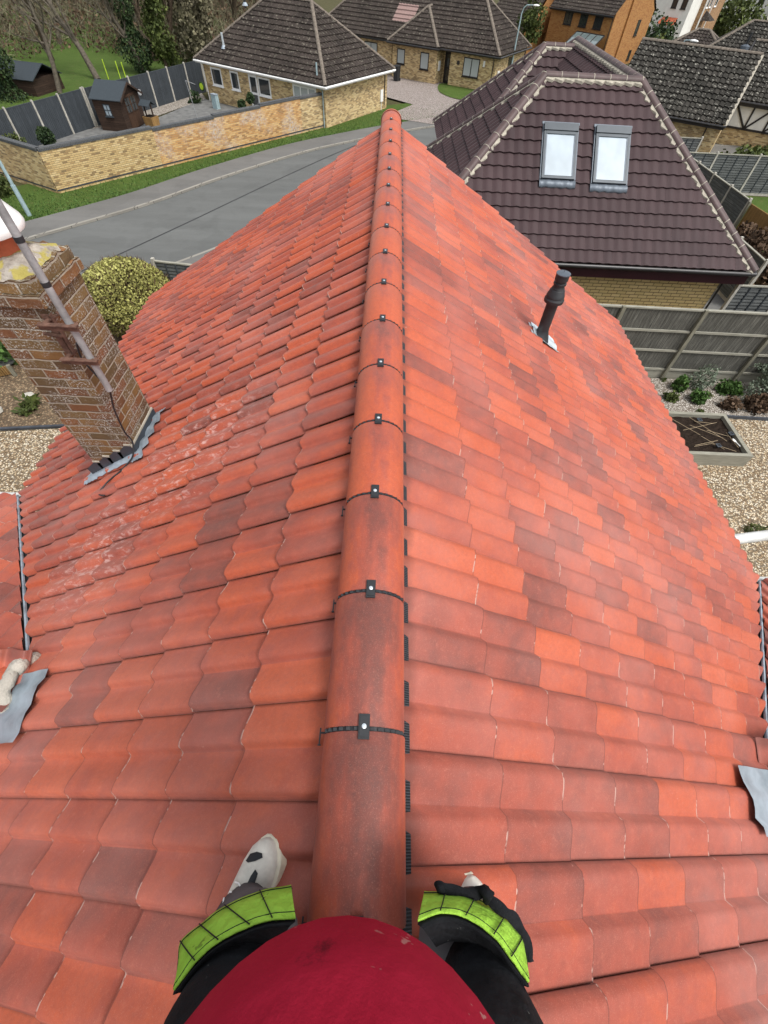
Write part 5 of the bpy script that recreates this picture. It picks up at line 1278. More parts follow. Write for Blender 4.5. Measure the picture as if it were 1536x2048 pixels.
part('handle', M['white'], tw_, lambda m_: m_.tube([(0, 0, .01), (.17, 0, .01)], .012, 8)); part('blade', M['white'], tw_, lambda m_: m_.rings([[(x, w*math.cos(a), .012+.01*math.sin(a)) for a in [2*math.pi*j/8 for j in range(8)]] for x, w in ((-.13, .01), (-.09, .035), (-.02, .035), (.01, .012))]))
mb = MB(); mb.bar((3.8, 10.35, .05), (12.2, 10.13, .05), .05, .12); tag(mb.build('garden_edging', M['leadd']), 'dark edging strip between the planted bed and the raised bed', 'edging')
shrub('box_plant', 'small bright green rounded plant at the foot of the board fence', 'plant', (9.62, 11.45, .20), (.22, .22, .24), 900, .075, M['fresh'], 31)
shrub('green_plant', 'bright green round clump on the pale gravel in front of the board fence', 'plant', (9.95, 10.95, .12), (.24, .22, .20), 800, .08, M['fresh'], 32)
shrub('low_plant', 'low olive clump on the pale gravel left of the bright green clump', 'plant', (9.15, 10.95, .07), (.20, .16, .13), 420, .08, M['conif'], 33)
shrub('green_plant', 'bright green clump at the foot of the second fence post', 'plant', (11.2, 11.45, .14), (.34, .25, .20), 800, .085, M['fresh'], 34)
shrub('russet_plant', 'low reddish brown clump on the pale gravel', 'plant', (10.9, 10.72, .10), (.30, .22, .18), 650, .09, M['brown_l'], 35)
shrub('russet_plant', 'reddish brown clump beside the silver green shrub', 'plant', (11.75, 10.7, .16), (.34, .30, .26), 900, .10, M['brown_l'], 36)
shrub('bare_plant', 'thin dull grey green plant with brown stems against the board fence', 'plant', (10.3, 11.6, .34), (.36, .26, .42), 900, .06, M['silver'], 37, 'leaf')
shrub('silver_shrub', 'large silver green shrub at the right edge against the board fence', 'shrub', (12.7, 11.2, .55), (.95, .85, .75), 12000, .06, M['silver'], 38)
for k, (x, y_) in enumerate(((9.3, 11.9), (9.9, 10.4), (10.5, 11.2), (10.6, 11.85), (8.7, 11.4))): shrub('weed', 'tiny green weed growing in the pale gravel bed', 'weed', (x, y_, .03), (.09, .08, .05), 90, .05, M['conif'], 40+k, group='weeds in the pale gravel bed')
shrub('dry_plant', 'dry brown grassy tuft on the gravel near the white flue pipe', 'plant', (9.45, 5.95, .04), (.36, .18, .08), 260, .07, M['conif'], 46, elong=2.2)
shrub('brown_bush', 'large bare brown bush at the right edge beside the dark lap fence', 'bush', (15.6, 19.3, .8), (1.5, 1.9, 1.0), 7000, .16, M['brown_l'], 50, 'leaf', stem=M['bark2'])
shrub('garden_shrub', 'mid green shrub behind the orange brick house corner', 'shrub', (29.4, 71.0, .8), (1.1, 1.0, 1.3), 1500, .25, M['conif'], 51)
shrub('garden_shrub', 'dark shrub between the orange brick house and the white house', 'shrub', (31.6, 77.0, 1.0), (1.6, 3.0, 1.9), 2600, .3, M['ivy'], 52)
shrub('round_bush', 'round light green bush in front of the white fronted house', 'bush', (52.5, 101.0, 1.3), (3.6, 3.0, 2.4), 3500, .4, M['conif'], 53)
shrub('garden_shrub', 'ivy green shrub beside the half-timbered gable house', 'shrub', (27.0, 38.5, .8), (.9, .8, 1.0), 1800, .15, M['ivy'], 54)
shrub('overgrown_shrub', 'overgrown green plants beyond the pale lap fence', 'shrub', (22.5, 34.0, .5), (1.6, .8, .7), 1800, .18, M['conif'], 55)
shrub('topiary_ball', 'clipped dark green ball shrub against the dark fence', 'shrub', (-19.4, 30.6, .75), (.40, .40, .42), 1600, .09, M['ivy'], 56, lump=0)
shrub('low_shrub', 'low olive shrub in the inner corner of the garden wall', 'shrub', (-19.6, 28.2, .9), (.45, .4, .5), 900, .09, M['conif'], 57)
shrub('patio_plant', 'green plant by the downpipe corner of the yellow brick bungalow', 'plant', (-14.9, 43.3, .25), (.5, .4, .3), 600, .14, M['ivy'], 58)
shrub('rough_shrub', 'small green brown bush left of the street lamp', 'shrub', (-18.9, 24.0, .4), (.7, .6, .5), 1500, .12, M['conif'], 59)
def potted(loc, lab, mat, h, sd):
    p_ = root('potted_plant', lab, 'plant pot', loc); part('pot', mat, p_, lambda m_: m_.lathe([(.13, 0), (.18, .28), (.2, .3), (.16, .3)], (0, 0, 0), 14))
    mb = MB(); leaves(mb, (0, 0, h), (.26, .26, .26), 350, .12, sd, .3); mb.build('foliage', M['ivy'], p_); part('stem', M['bark2'], p_, lambda m_: m_.tube([(0, 0, .28), (0, 0, h)], .02, 6))
potted((-9.9, 40.25, .03), 'small tree in a terracotta pot under the second window of the bungalow', M['terra'], .95, 60)
potted((-10.7, 40.7, .03), 'green plant in a grey green pot beside the bungalow wall', M['gal'], .5, 61)
hr = root('hose_reel', 'green and yellow hose reel on the bungalow corner near the downpipe', 'hose reel', (-13.9, 43.0, 1.0), R(-32))
part('reel', M['lime'], hr, lambda m_: m_.tube([(0, -.05, 0), (0, -.16, 0)], .17, 16)); part('hose', M['fresh'], hr, lambda m_: m_.tube([(.22*math.cos(a), -.12, .22*math.sin(a)) for a in [2*math.pi*j/16 for j in range(17)]], .035, 6), smooth=True)
tb = root('storage_box', 'grey metal box on the patio below the first bungalow window', 'box', (-13.0, 42.2, .03), R(-32)); part('body', M['gal'], tb, lambda m_: m_.box((0, -.3, 0), (.45, 0, .75))); part('lid', M['lead'], tb, lambda m_: m_.box((-.02, -.32, .752), (.47, .02, .79)))
wl_ = root('rotary_drier', 'thin folded washing line pole standing on the patio', 'washing line', (-13.4, 38.8, .03)); part('pole', M['steel'], wl_, lambda m_: m_.tube([(0, 0, 0), (-.25, .15, 1.9)], .02, 6)); part('arm', M['steel'], wl_, lambda m_: m_.tube([(-.25, .15, 1.9), (.35, .1, 1.75)], .014, 5))
for k, (x, y_) in enumerate(((-23.64, 49.2), (-22.44, 48.8), (-21.85, 48.5))):
    mb = MB(); mb.tube([(0, 0, 0), (.02, 0, 1.15)], .035, 8); o = mb.build('marker_pole', M['lime']); o.location = (x, y_, .02); tag(o, 'bright lime marker pole standing on the playing field behind the dark fence', 'pole', 'lime marker poles on the playing field')
hut = root('old_hut', 'low old hut with dull green roof beyond the left dark fence', 'hut', (-31.0, 43.5, 0), R(-12)); part('wall', M['wshed'], hut, lambda m_: m_.box((0, 0, 0), (5.0, 3, .9))); part('roof', M['felt'], hut, lambda m_: (m_.bar((-.2, .7, 1.2), (5.2, .7, 1.2), 1.7, .05, up=(0, -.4, .9)), m_.bar((-.2, 2.3, 1.2), (5.2, 2.3, 1.2), 1.7, .05, up=(0, .4, .9))))

# bare and ivy-clad trees beyond the left gardens
def tree_meshes(seed, h, lean, ivy=0.0, spread=1.0, dens=1.0):
    rg = random.Random(seed); T = MB(); Cn = MB(); Iv = MB()
    def grow(p, d, L, r, lv):
        pts = [p]; n = 4 if lv < 2 else 3; dd = d
        for k in range(n):
            dd = (dd+Vector((rg.gauss(0, .16), rg.gauss(0, .16), rg.gauss(0, .10)+(.06 if lv else 0)))).normalized(); pts.append(pts[-1]+dd*L/n)
        rr = [r*(1-.7*k/n) for k in range(n+1)]
        if lv < 3: T.tube(pts, rr, 7 if lv == 0 else (5 if lv == 1 else 4), caps=False)
        else:
            w = Vector((rg.gauss(0, 1), rg.gauss(0, 1), rg.gauss(0, .3))).normalized()*(r*.9); c_ = min(1, max(0, rg.gauss(.5, .25)))
            for a, b, u, v in zip(pts, pts[1:], rr, rr[1:]): Cn.poly([a-w*(u/r), a+w*(u/r), b+w*(v/r), b-w*(v/r)], 0, [(0, 0)]*4, c_)
        if lv == 4: return
        nb = [int(11*dens), int(6*dens), int(6*dens), 4][lv]
        for i in range(nb):
            t = (.28 if lv == 0 else .15)+(.72 if lv == 0 else .85)*(i+rg.random())/nb; k = min(n-1, int(t*n)); q = pts[k]+(pts[k+1]-pts[k])*(t*n-k)
            a = rg.uniform(0, 6.283); ax = dd.cross(Vector((math.cos(a), math.sin(a), .3))).normalized()
            an = rg.uniform(.5, 1.05) if lv == 0 else rg.uniform(.35, .95)
            nd = (Matrix.Rotation(an, 3, ax) @ dd); nd.z += .12; nd.normalize()
            LL = L*([.50, .55, .50, .5][lv])*rg.uniform(.7, 1.2)*(1-.35*t)*(spread if lv == 0 else 1)
            grow(q, nd, LL, max(.012, rr[k]*.5), lv+1)
    d0 = Vector((lean, rg.gauss(0, .08), 1)).normalized(); grow(Vector((0, 0, 0)), d0, h*.72, h*.024, 0)
    if ivy:
        for k in range(int(2600*ivy)):
            z = rg.random()**.8*h*.6; a = rg.uniform(0, 6.28); r = (.35+.5*rg.random())*(1.1-z/h)*1.5*(1+.5*math.sin(z*2.1+seed))
            p = d0*(z/d0.z)+Vector((math.cos(a)*r, math.sin(a)*r, 0)); dn = Vector((math.cos(a), math.sin(a), -.3+rg.gauss(0, .4))).normalized(); s_ = dn.cross(Vector((rg.gauss(0, 1), rg.gauss(0, 1), 1))).normalized()*.11
            Iv.poly([p-s_, p+dn*.05+s_.cross(dn)*.9, p+s_, p+dn*.16-s_.cross(dn)*.9], 0, [(0, 0)]*4, rg.random())
    return T, Cn, Iv
def mk_tree(name, seed, h, lean, ivy, tw, bk, spread=1.0, dens=1.0):
    T, Cn, Iv = tree_meshes(seed, h, lean, ivy, spread, dens)
    r_ = root(name, '', 'tree'); T.build('trunk', bk, r_, smooth=True); Cn.build('crown', tw, r_)
    if ivy: Iv.build('ivy', M['ivy'], r_)
    return r_
protos = [mk_tree('bare_tree', 101, 10.5, -.35, 0, M['twig'], M['bark'], 1.1), mk_tree('bare_tree', 102, 9.5, .10, 0, M['twigg'], M['bark'], 1.0),
          mk_tree('ivy_tree', 103, 9.0, -.05, .9, M['twigg'], M['bark2'], .8), mk_tree('bare_tree', 104, 11.5, .05, .0, M['twigg'], M['bark2'], .9), mk_tree('ivy_tree', 105, 10.0, .05, .8, M['twig'], M['bark'], .9)]
used_p = set()
def plant(k, x, y_, rz, sc, label, group=None):
    o = protos[k]
    if k in used_p: o = copy_tree(o)
    used_p.add(k); o.location = (x, y_, 0); o.rotation_euler = (0, 0, rz); o.scale = (sc, sc, sc); o['label'] = label
    if group: o['group'] = group
plant(0, -24.4, 48.9, .1, 1.0, 'large leaning bare tree with thick brown trunk standing above the garden shed', None)
plant(1, -25.2, 43.9, .6, .85, 'slim bare tree rising from behind the dark fence left of the leaning tree', None)
plant(2, -27.2, 41.3, 1.0, .80, 'ivy covered tree at the left edge by the old hut', None)
plant(4, -21.8, 52.2, 2.0, .9, 'ivy covered tree just right of the lime marker poles', None)
gt = 'tangled bare trees beyond the playing field'
rg = random.Random(77); lab = 'bare tangled tree in the wood beyond the playing field'
spots = [(-19.9, 54.5), (-17.6, 57.5), (-22.5, 57.5), (-15.6, 61.5), (-19.5, 62), (-25, 63), (-14.2, 68), (-18, 70), (-23, 71), (-29, 66), (-34, 63), (-31, 55), (-38, 57), (-36, 50), (-43, 54), (-29.5, 74), (-36, 73), (-42, 68), (-48, 62), (-13.5, 76), (-20, 80), (-28, 82), (-37, 82), (-33, 46.5), (-47, 48)]
for i, (x, y_) in enumerate(spots): plant((1, 3, 3, 0, 4)[i % 5] if i % 3 else 3, x, y_, rg.uniform(0, 6.2), rg.uniform(.8, 1.15), lab, gt)
def evergreen(loc, rad, h, lab, seed, mat, n=5200, size=.2):
    r_ = root('evergreen_tree', lab, 'tree', (loc[0], loc[1], 0)); mb = MB(); rg2 = random.Random(seed)
    for k in range(16):
        a = rg2.uniform(0, 6.28); z = h*(.12+.8*rg2.random()); q = rad*(1-.6*(z/h))*rg2.uniform(.2, .8)
        leaves(mb, (q*math.cos(a), q*math.sin(a), z), (rad*.48, rad*.48, h*.13), n//16, size, seed*31+k, .4, .2, 'leaf', .1, .5)
    mb.build('crown', mat, r_); part('trunk', M['bark2'], r_, lambda m_: m_.tube([(0, 0, 0), (.1, 0, h*.5), (0, .1, h*.9)], [.16, .1, .03], 7))
evergreen((-19.6, 52.0), 1.5, 5.4, 'upright olive green tree beside the ivy tree behind the dark fence', 71, M['conif'])
evergreen((-16.9, 54.3), 1.6, 6.5, 'dull green conical tree nearest the bungalow roof left hip', 72, M['twigg'], 4200, .26)
evergreen((-18.6, 58.5), 2.0, 8.0, 'tall dull green tree in the wood behind the upright olive tree', 73, M['twigg'], 5200, .3)
evergreen((13.9, 67.0), 1.6, 6.0, 'green conifer rising behind the black windowed bungalow roof', 74, M['conif'], 3500, .22)
evergreen((62.5, 104), 2.6, 9.5, 'tall dark green conifer beside the white fronted house at the top right', 75, M['ivy'], 4200, .5)
th = MB(); rg = random.Random(5)
for k in range(60000):
    t = rg.random(); y0 = rg.uniform(50, 98); x0 = -12.0-.12*(y0-50)-rg.random()**1.2*48
    if x0 < -23 and y0 < 58 and not (x0 < -33): continue
    if y0 < 52+(-12-x0)*.45 and x0 > -32: continue
    hgt = 5.5 if y0 > 66 else 3.0
    z = rg.random()**1.3*hgt*(.55+.45*mnoise.noise(Vector((x0*.25, y0*.25, 0)))+.3)
    p = Vector((x0, y0, z)); d_ = Vector((rg.gauss(0, .6), rg.gauss(0, .6), rg.gauss(.5, .6))).normalized()
    if rg.random() < .55:
        l_ = rg.uniform(.5, 1.6); w = d_.cross(Vector((rg.gauss(0, 1), rg.gauss(0, 1), 0)+Vector((0, 0, .1)) if False else Vector((rg.gauss(0, 1), rg.gauss(0, 1), .1)))).normalized()*rg.uniform(.012, .03)
        th.poly([p-w, p+w, p+d_*l_], 0, [(0, 0)]*3, rg.random()*.9)
    else:
        s_ = rg.uniform(.08, .22); w = d_.cross(Vector((rg.gauss(0, 1), rg.gauss(0, 1), .1))).normalized()*s_*.6
        th.poly([p-w, p+d_*s_, p+w, p-d_*s_*.6], 1, [(0, 0)]*4, rg.random())
o = th.build('undergrowth', [M['twigg'], M['brown_l']]); tag(o, 'tangled brambles and ivy filling the wood beyond the playing field', 'undergrowth', kind='stuff')
# grass blades along the verge edge
gv = MB(); rg = random.Random(9); E1 = offs(KERB, 1.8); E2 = offs(KERB, 5.2)
for k in range(9000):
    i = rg.randrange(8, len(KERB)-18); t = rg.random(); s_ = rg.random()**1.8
    a = Vector(E1[i]).lerp(Vector(E1[i+1]), t); b = Vector(E2[i]).lerp(Vector(E2[i+1]), t); p = a.lerp(b, s_); z = .085
    w = Vector((rg.gauss(0, 1), rg.gauss(0, 1), 0)).normalized()*.02
    q = Vector((p.x, p.y, z)); gv.poly([q-w, q+w, q+Vector((rg.gauss(0, .03), rg.gauss(0, .03), rg.uniform(.04, .10)))], 0, [(0, 0)]*3, rg.random())
tag(gv.build('verge_grass_blades', M['fresh']), 'short grass blades on the roadside verge', 'grass', kind='stuff')

# ------------------------------------------------------------------ the roofer standing astride the ridge
PR = root('person', 'person in red t-shirt, black trousers and lime knee pads standing astride the ridge', 'person', (0, -.33, 6.80))
def PB(mb, name, mat, par=None, **k): return mb.build(name, mat, par or PR, off=(0, -.33, 6.80), **k)
def cloth(name, c, c2, rough=.9, fleck=None, bscale=9, bstr=.35, weave=True):
    t = NT(name, rough, .15); o = t.obj(); b = t.ramp(t.noise(o, 6, 4, .6), [(.3, c), (.72, c2)])
    if fleck:
        f = t.ramp(t.noise(t.scale(o, fleck[2]), fleck[0], 4, .7), [(fleck[3], 0), (fleck[3]+.02, .8)]); b = t.mix(f, b, fleck[1])
    t.color(b); h = t.math('ADD', t.math('MULTIPLY', t.noise(o, bscale, 3), 2.5), t.math('MULTIPLY', t.noise(o, 600, 2), .15)); t.bump(h, bstr, .012)
    return t.m
t = NT('dark_red_jersey', .9, .12); o_ = t.obj()
b_ = t.ramp(t.noise(o_, 7, 4, .6), [(.3, (.30, .008, .026)), (.7, (.39, .014, .040))])
b_ = t.mix(t.ramp(t.noise(t.n('ShaderNodeMapping', {'Vector': o_, 'Rotation': (0, 0, .7), 'Scale': (.45, 1.7, 1)}).outputs[0], 42, 3, .6), [(.665, 0), (.69, .6)]), b_, (.50, .30, .27))
vd_ = t.n('ShaderNodeVectorMath', {0: o_, 1: (-.035, .235, 1.17)}, operation='DISTANCE').outputs['Value']
b_ = t.mix(t.math('MULTIPLY', t.ramp(t.math('ADD', vd_, t.math('MULTIPLY', t.noise(o_, 45, 4, .75), .07)), [(.038, 1), (.052, 0)]), .65), b_, (.035, .006, .010))
t.color(b_); t.bump(t.math('ADD', t.math('MULTIPLY', t.noise(t.scale(o_, (1, .5, 1)), 11, 4, .6), 2.6), t.math('MULTIPLY', t.noise(o_, 420, 2), .12)), .30, .010)
M['tee'] = t.m
M['trous'] = cloth('black_work_cloth', (.006, .0065, .008), (.020, .021, .024), .9, (60, (.16, .16, .15), (1, 1, .4), .70), 16, .9)
M['greyt'] = cloth('grey_work_cloth', (.085, .080, .085), (.14, .135, .14), .9)
M['neon'] = cloth('lime_webbing', (.25, .46, .045), (.37, .64, .08), .8, (22, (.13, .22, .03), (1, 1, 1), .64), 40, .5)
M['stitch'] = simple('black_thread', (.01, .01, .012), .8)
M['skin'] = simple('skin', (.50, .28, .20), .55, .12, 6, .4)
M['hair'] = simple('brown_hair', (.06, .035, .02), .6, .3, 40)
M['shoe'] = simple('off_white_shoe_leather', (.62, .59, .52), .65, .25, 14, .35, .3, 0, 50)
M['sole'] = simple('cream_sole', (.66, .61, .48), .6, .2, 12, .3)
M['shoeb'] = simple('black_shoe_panel', (.018, .019, .022), .6, .2, 10)
# body: one continuous skinned figure (hips, torso, neck, head, arms with hands, legs)
J = {}; vs = []; es = []; rad = []
def jn(n_, p, r, par=None):
    J[n_] = len(vs); vs.append((p[0], p[1]+.33, p[2]-6.80)); rad.append(r)
    if par: es.append((J[par], J[n_]))
jn('pel', (0, -.46, 7.70), .115); jn('sp1', (0, -.44, 7.86), .118, 'pel'); jn('sp2', (0, -.43, 8.06), .125, 'sp1'); jn('che', (0, -.42, 8.24), .125, 'sp2'); jn('nck', (0, -.40, 8.40), .055, 'che'); jn('nk2', (0, -.375, 8.47), .052, 'nck')
jn('hd0', (0, -.345, 8.53), .072, 'nk2'); jn('hd1', (0, -.335, 8.62), .086, 'hd0'); jn('hd2', (0, -.35, 8.70), .070, 'hd1')
for s_, S_ in ((-1, 'L'), (1, 'R')):
    jn('hip'+S_, (s_*.10, -.44, 7.66), .095, 'pel'); jn('thi'+S_, (s_*.185, -.36, 7.50), .076, 'hip'+S_); jn('kne'+S_, (s_*.240, -.265, 7.29), .052, 'thi'+S_)
    jn('cal'+S_, (s_*.275, -.27, 7.12), .050, 'kne'+S_); jn('ank'+S_, (s_*.315, -.285, 6.905), .034, 'cal'+S_); jn('foo'+S_, (s_*.325, -.19, 6.84), .032, 'ank'+S_)
    jn('sho'+S_, (s_*.17, -.42, 8.34), .060, 'che'); jn('elb'+S_, (s_*.30, -.40, 8.12), .040, 'sho'+S_); jn('wri'+S_, (s_*.19, -.17, 8.40), .026, 'elb'+S_); jn('pal'+S_, (s_*.16, -.125, 8.45), .028, 'wri'+S_)
    for f, (dx, dz) in enumerate(((-.016, .020), (-.020, .005), (-.018, -.012), (-.010, -.028))):
        L_ = (.040, .046, .042, .032)[f]
        jn('f%d%s' % (f, S_), (s_*(.150+dx*.3), -.110, 8.468+dz), .0095, 'pal'+S_); jn('g%d%s' % (f, S_), (s_*(.132+dx), -.095, 8.472+dz), .0085, 'f%d%s' % (f, S_)); jn('h%d%s' % (f, S_), (s_*(.132+dx-L_*.6), -.092, 8.470+dz), .0072, 'g%d%s' % (f, S_))
    jn('t0'+S_, (s_*.168, -.10, 8.435), .011, 'pal'+S_); jn('t1'+S_, (s_*.150, -.075, 8.43), .009, 't0'+S_)
me = bpy.data.meshes.new('body'); me.from_pydata(vs, es, []); bo = bpy.data.objects.new('body', me); COL.objects.link(bo); bo.parent = PR
md = bo.modifiers.new('skin', 'SKIN'); md.use_smooth_shade = True
for i, r_ in enumerate(rad): me.skin_vertices[0].data[i].radius = (r_, r_)
me.skin_vertices[0].data[0].use_root = True
bo.modifiers.new('sub', 'SUBSURF').levels = 2; bo.modifiers['sub'].render_levels = 2
me.materials.append(M['skin'])
mb = MB()      # face and hair
for s_ in (-1, 1): mb.lathe([(.004, -.006), (.012, 0), (.004, .006)], (s_*.032, -.254, 8.625), 10)
PB(mb, 'eye', M['white'], smooth=True)
mb = MB(); mb.tube([(0, -.262, 8.625), (0, -.238, 8.59), (0, -.248, 8.582)], [.008, .014, .006], 8); 
for s_ in (-1, 1): mb.tube([(s_*.088, -.345, 8.64), (s_*.098, -.352, 8.615), (s_*.088, -.345, 8.59)], [.008, .016, .007], 8)
PB(mb, 'nose_and_ears', M['skin'], smooth=True)
mb = MB(); mb.tube([(-.024, -.262, 8.565), (0, -.254, 8.562), (.024, -.262, 8.565)], [.003, .006, .003], 6); PB(mb, 'mouth', M['terra'], smooth=True)
mb = MB(); mb.rings([[(.096*k*math.cos(a), -.362+.105*k*math.sin(a), z+.018*math.sin(a)) for a in [2*math.pi*j/20 for j in range(20)]] for k, z in ((.98, 8.60), (1.04, 8.64), (1.0, 8.69), (.8, 8.735), (.4, 8.755))]); PB(mb, 'hair', M['hair'], smooth=True)
# t-shirt: lofted rings, belly forward
def ell(cx, cy, z, a, b, n=40, tilt=0, wr=0):
    out = []
    for j in range(n):
        th_ = 2*math.pi*j/n; x, y_ = a*math.cos(th_), b*math.sin(th_)
        out.append((cx+x, cy+y_, z+tilt*y_+wr*math.sin(5*th_+z*40)*.5))
    return out
mb = MB()
sec = [(7.70, -.40, .165, .150), (7.735, -.385, .190, .185), (7.79, -.37, .190, .212), (7.86, -.345, .200, .240), (7.93, -.332, .200, .252), (8.00, -.342, .193, .236), (8.07, -.365, .184, .195), (8.15, -.385, .192, .165), (8.24, -.405, .198, .138), (8.33, -.41, .205, .118), (8.39, -.41, .165, .09), (8.42, -.405, .085, .07)]
mb.rings([ell(-.012 if z < 8.1 else 0, cy, z, a, b, 48, -.02, .004) for z, cy, a, b in sec])
PB(mb, 't_shirt', M['tee'], smooth=True)
for s_ in (-1, 1):
    mb = MB(); mb.tube([(s_*.14, -.42, 8.34), (s_*.20, -.415, 8.30), (s_*.255, -.405, 8.20)], [.085, .075, .066], 16); PB(mb, 'sleeve', M['tee'], smooth=True)
# hem line of the shirt, double stitched
mb = MB(); mb.rings([ell(-.012, -.395, 7.745, .183, .172, 48), ell(-.012, -.388, 7.765, .199, .199, 48)], caps=False); 
# trousers
def leg_rings(s_, lo=0):
    return [((s_*.105, -.45, 7.72), .120, .130), ((s_*.145, -.42, 7.62), .115, .115), ((s_*.205, -.375, 7.50), .115, .105), ((s_*.235, -.325, 7.40), .100, .090), ((s_*.240, -.275, 7.30), .078, .074), ((s_*.245, -.255, 7.24), .074, .068)]
for s_, nm in ((-1, 'L'), (1, 'R')):
    mb = MB(); rows = []
    for (c_, a, b) in leg_rings(s_):
        rows.append([(c_[0]+a*math.cos(th_)*(1+.04*math.sin(3*th_+c_[2]*30)), c_[1]+b*math.sin(th_), c_[2]+.35*b*math.sin(th_)+s_*-.1*a*math.cos(th_)) for th_ in [2*math.pi*j/28 for j in range(28)]])
    mb.rings(rows); PB(mb, 'trouser_leg', M['trous'], smooth=True)
    mb = MB(); rows = []
    for (c_, a) in (((s_*.235, -.25, 7.28), .072), ((s_*.228, -.25, 7.20), .098), ((s_*.240, -.262, 7.08), .102), ((s_*.292, -.258, 6.97), .088), ((s_*.318, -.245, 6.895), .082)):
        rows.append([(c_[0]+a*math.cos(th_)*(1+.06*math.sin(4*th_+c_[2]*45)), c_[1]+a*1.1*math.sin(th_), c_[2]+.02*math.sin(2*th_)) for th_ in [2*math.pi*j/24 for j in range(24)]])
    mb.rings(rows); PB(mb, 'lower_trouser_leg', M['greyt'], smooth=True)
mb = MB(); mb.rings([ell(0, -.45, z, a, b, 32) for z, a, b in ((7.50, .05, .05), (7.55, .12, .10), (7.64, .175, .145), (7.74, .185, .16), (7.82, .175, .15))]); PB(mb, 'trouser_seat', M['trous'], smooth=True)
# knee pads: gaping black pockets with a lime band across the top
def catm(P, n=6):
    P = [Vector(p) for p in P]; out = []
    for i in range(len(P)-1):
        p0 = P[max(i-1, 0)]; p1 = P[i]; p2 = P[i+1]; p3 = P[min(i+2, len(P)-1)]
        for k in range(n):
            t = k/n; out.append(.5*((2*p1)+(-p0+p2)*t+(2*p0-5*p1+4*p2-p3)*t*t+(-p0+3*p1-3*p2+p3)*t*t*t))
    out.append(P[-1]); return out
KO = {-1: ([(-.356, -.259), (-.364, -.217), (-.333, -.191), (-.288, -.161), (-.219, -.136), (-.153, -.125)], [(-.332, -.262), (-.303, -.226), (-.267, -.198), (-.213, -.176), (-.171, -.166), (-.126, -.163)]),
      1: ([(.342, -.242), (.341, -.198), (.309, -.165), (.247, -.138), (.182, -.131), (.136, -.13)], [(.317, -.243), (.288, -.212), (.259, -.182), (.207, -.156), (.157, -.150), (.112, -.163)])}
for s_ in (-1, 1):
    kp = root('x', '', '') if False else None
    lo, li = KO[s_]; zo, zi = 7.27, 7.36
    O = catm([(x, y_, zo) for x, y_ in lo]); I = catm([(x, y_, zi) for x, y_ in li])
    kc = Vector((s_*.235, -.30, 7.25))
    def dwn(p, k, dz): return Vector((kc.x+(p.x-kc.x)*k, kc.y+(p.y-kc.y)*k, p.z+dz))
    mb = MB()      # black pad shell down over the knee, plus turned-in rim
    rows = [[dwn(p, .80, -.13) for p in O], [dwn(p, .93, -.07) for p in O], [dwn(p, .985, -.012) for p in O], [p.lerp(q, .5)+Vector((0, -.004, -.004)) for p, q in zip(O, I)], [q+Vector((0, -.006, .001)) for q in I], [dwn(q, .93, .014) for q in I], [dwn(q, .86, -.02) for q in I], [dwn(q, .80, -.09) for q in I]]
    ids = [[mb.vert(p) for p in r_] for r_ in rows]
    for a, b in zip(ids, ids[1:]):
        for j in range(len(a)-1): mb.face((a[j], a[j+1], b[j+1], b[j]))
    kpo = PB(mb, 'knee_pad', M['trous'], smooth=True)
    mb = MB(); rg = random.Random(3+s_)
    rows = []
    for f in (.0, .33, .66, 1.0):
        rows.append([p.lerp(q, f)+(Vector((0, .25, 1)).normalized())*(.006+.005*math.sin(math.pi*f)+.0015*math.sin(j*1.3)+rg.uniform(-.0008, .0008)) for j, (p, q) in enumerate(zip(O, I))])
    ids = [[mb.vert(p) for p in r_] for r_ in rows]
    for a, b in zip(ids, ids[1:]):
        for j in range(len(a)-1): mb.face((a[j], a[j+1], b[j+1], b[j]))
    bo2 = PB(mb, 'lime_band', M['neon'], kpo, smooth=True)
    so_ = bo2.modifiers.new('thick', 'SOLIDIFY'); so_.thickness = .004; so_.offset = -1 if s_ > 0 else 1
    mb = MB()
    for j in (6, 12, 18, 24):
        mb.tube([r_[j]+Vector((0, .002, .0015)) for r_ in rows], .0012, 5)
    mb.tube([r+Vector((0, .001, .0012)) for r in [p.lerp(q, .86) for p, q in zip(rows[0], rows[3])]], .0009, 4)
    mb.tube([r+Vector((0, .001, .0012)) for r in [p.lerp(q, .08) for p, q in zip(rows[0], rows[3])]], .0009, 4)
    PB(mb, 'stitching', M['stitch'], kpo)
    # hollow of the pocket below the rim, side wall down to the thigh
    mb = MB(); rows = [[dwn(q, .90, .0) for q in I], [dwn(q, .66, -.055) for q in I]]
    ids = [[mb.vert(p) for p in r_] for r_ in rows]
    for j in range(len(ids[0])-1): mb.face((ids[0][j], ids[0][j+1], ids[1][j+1], ids[1][j]))
    PB(mb, 'pocket_lining', M['trous'], kpo, smooth=True)
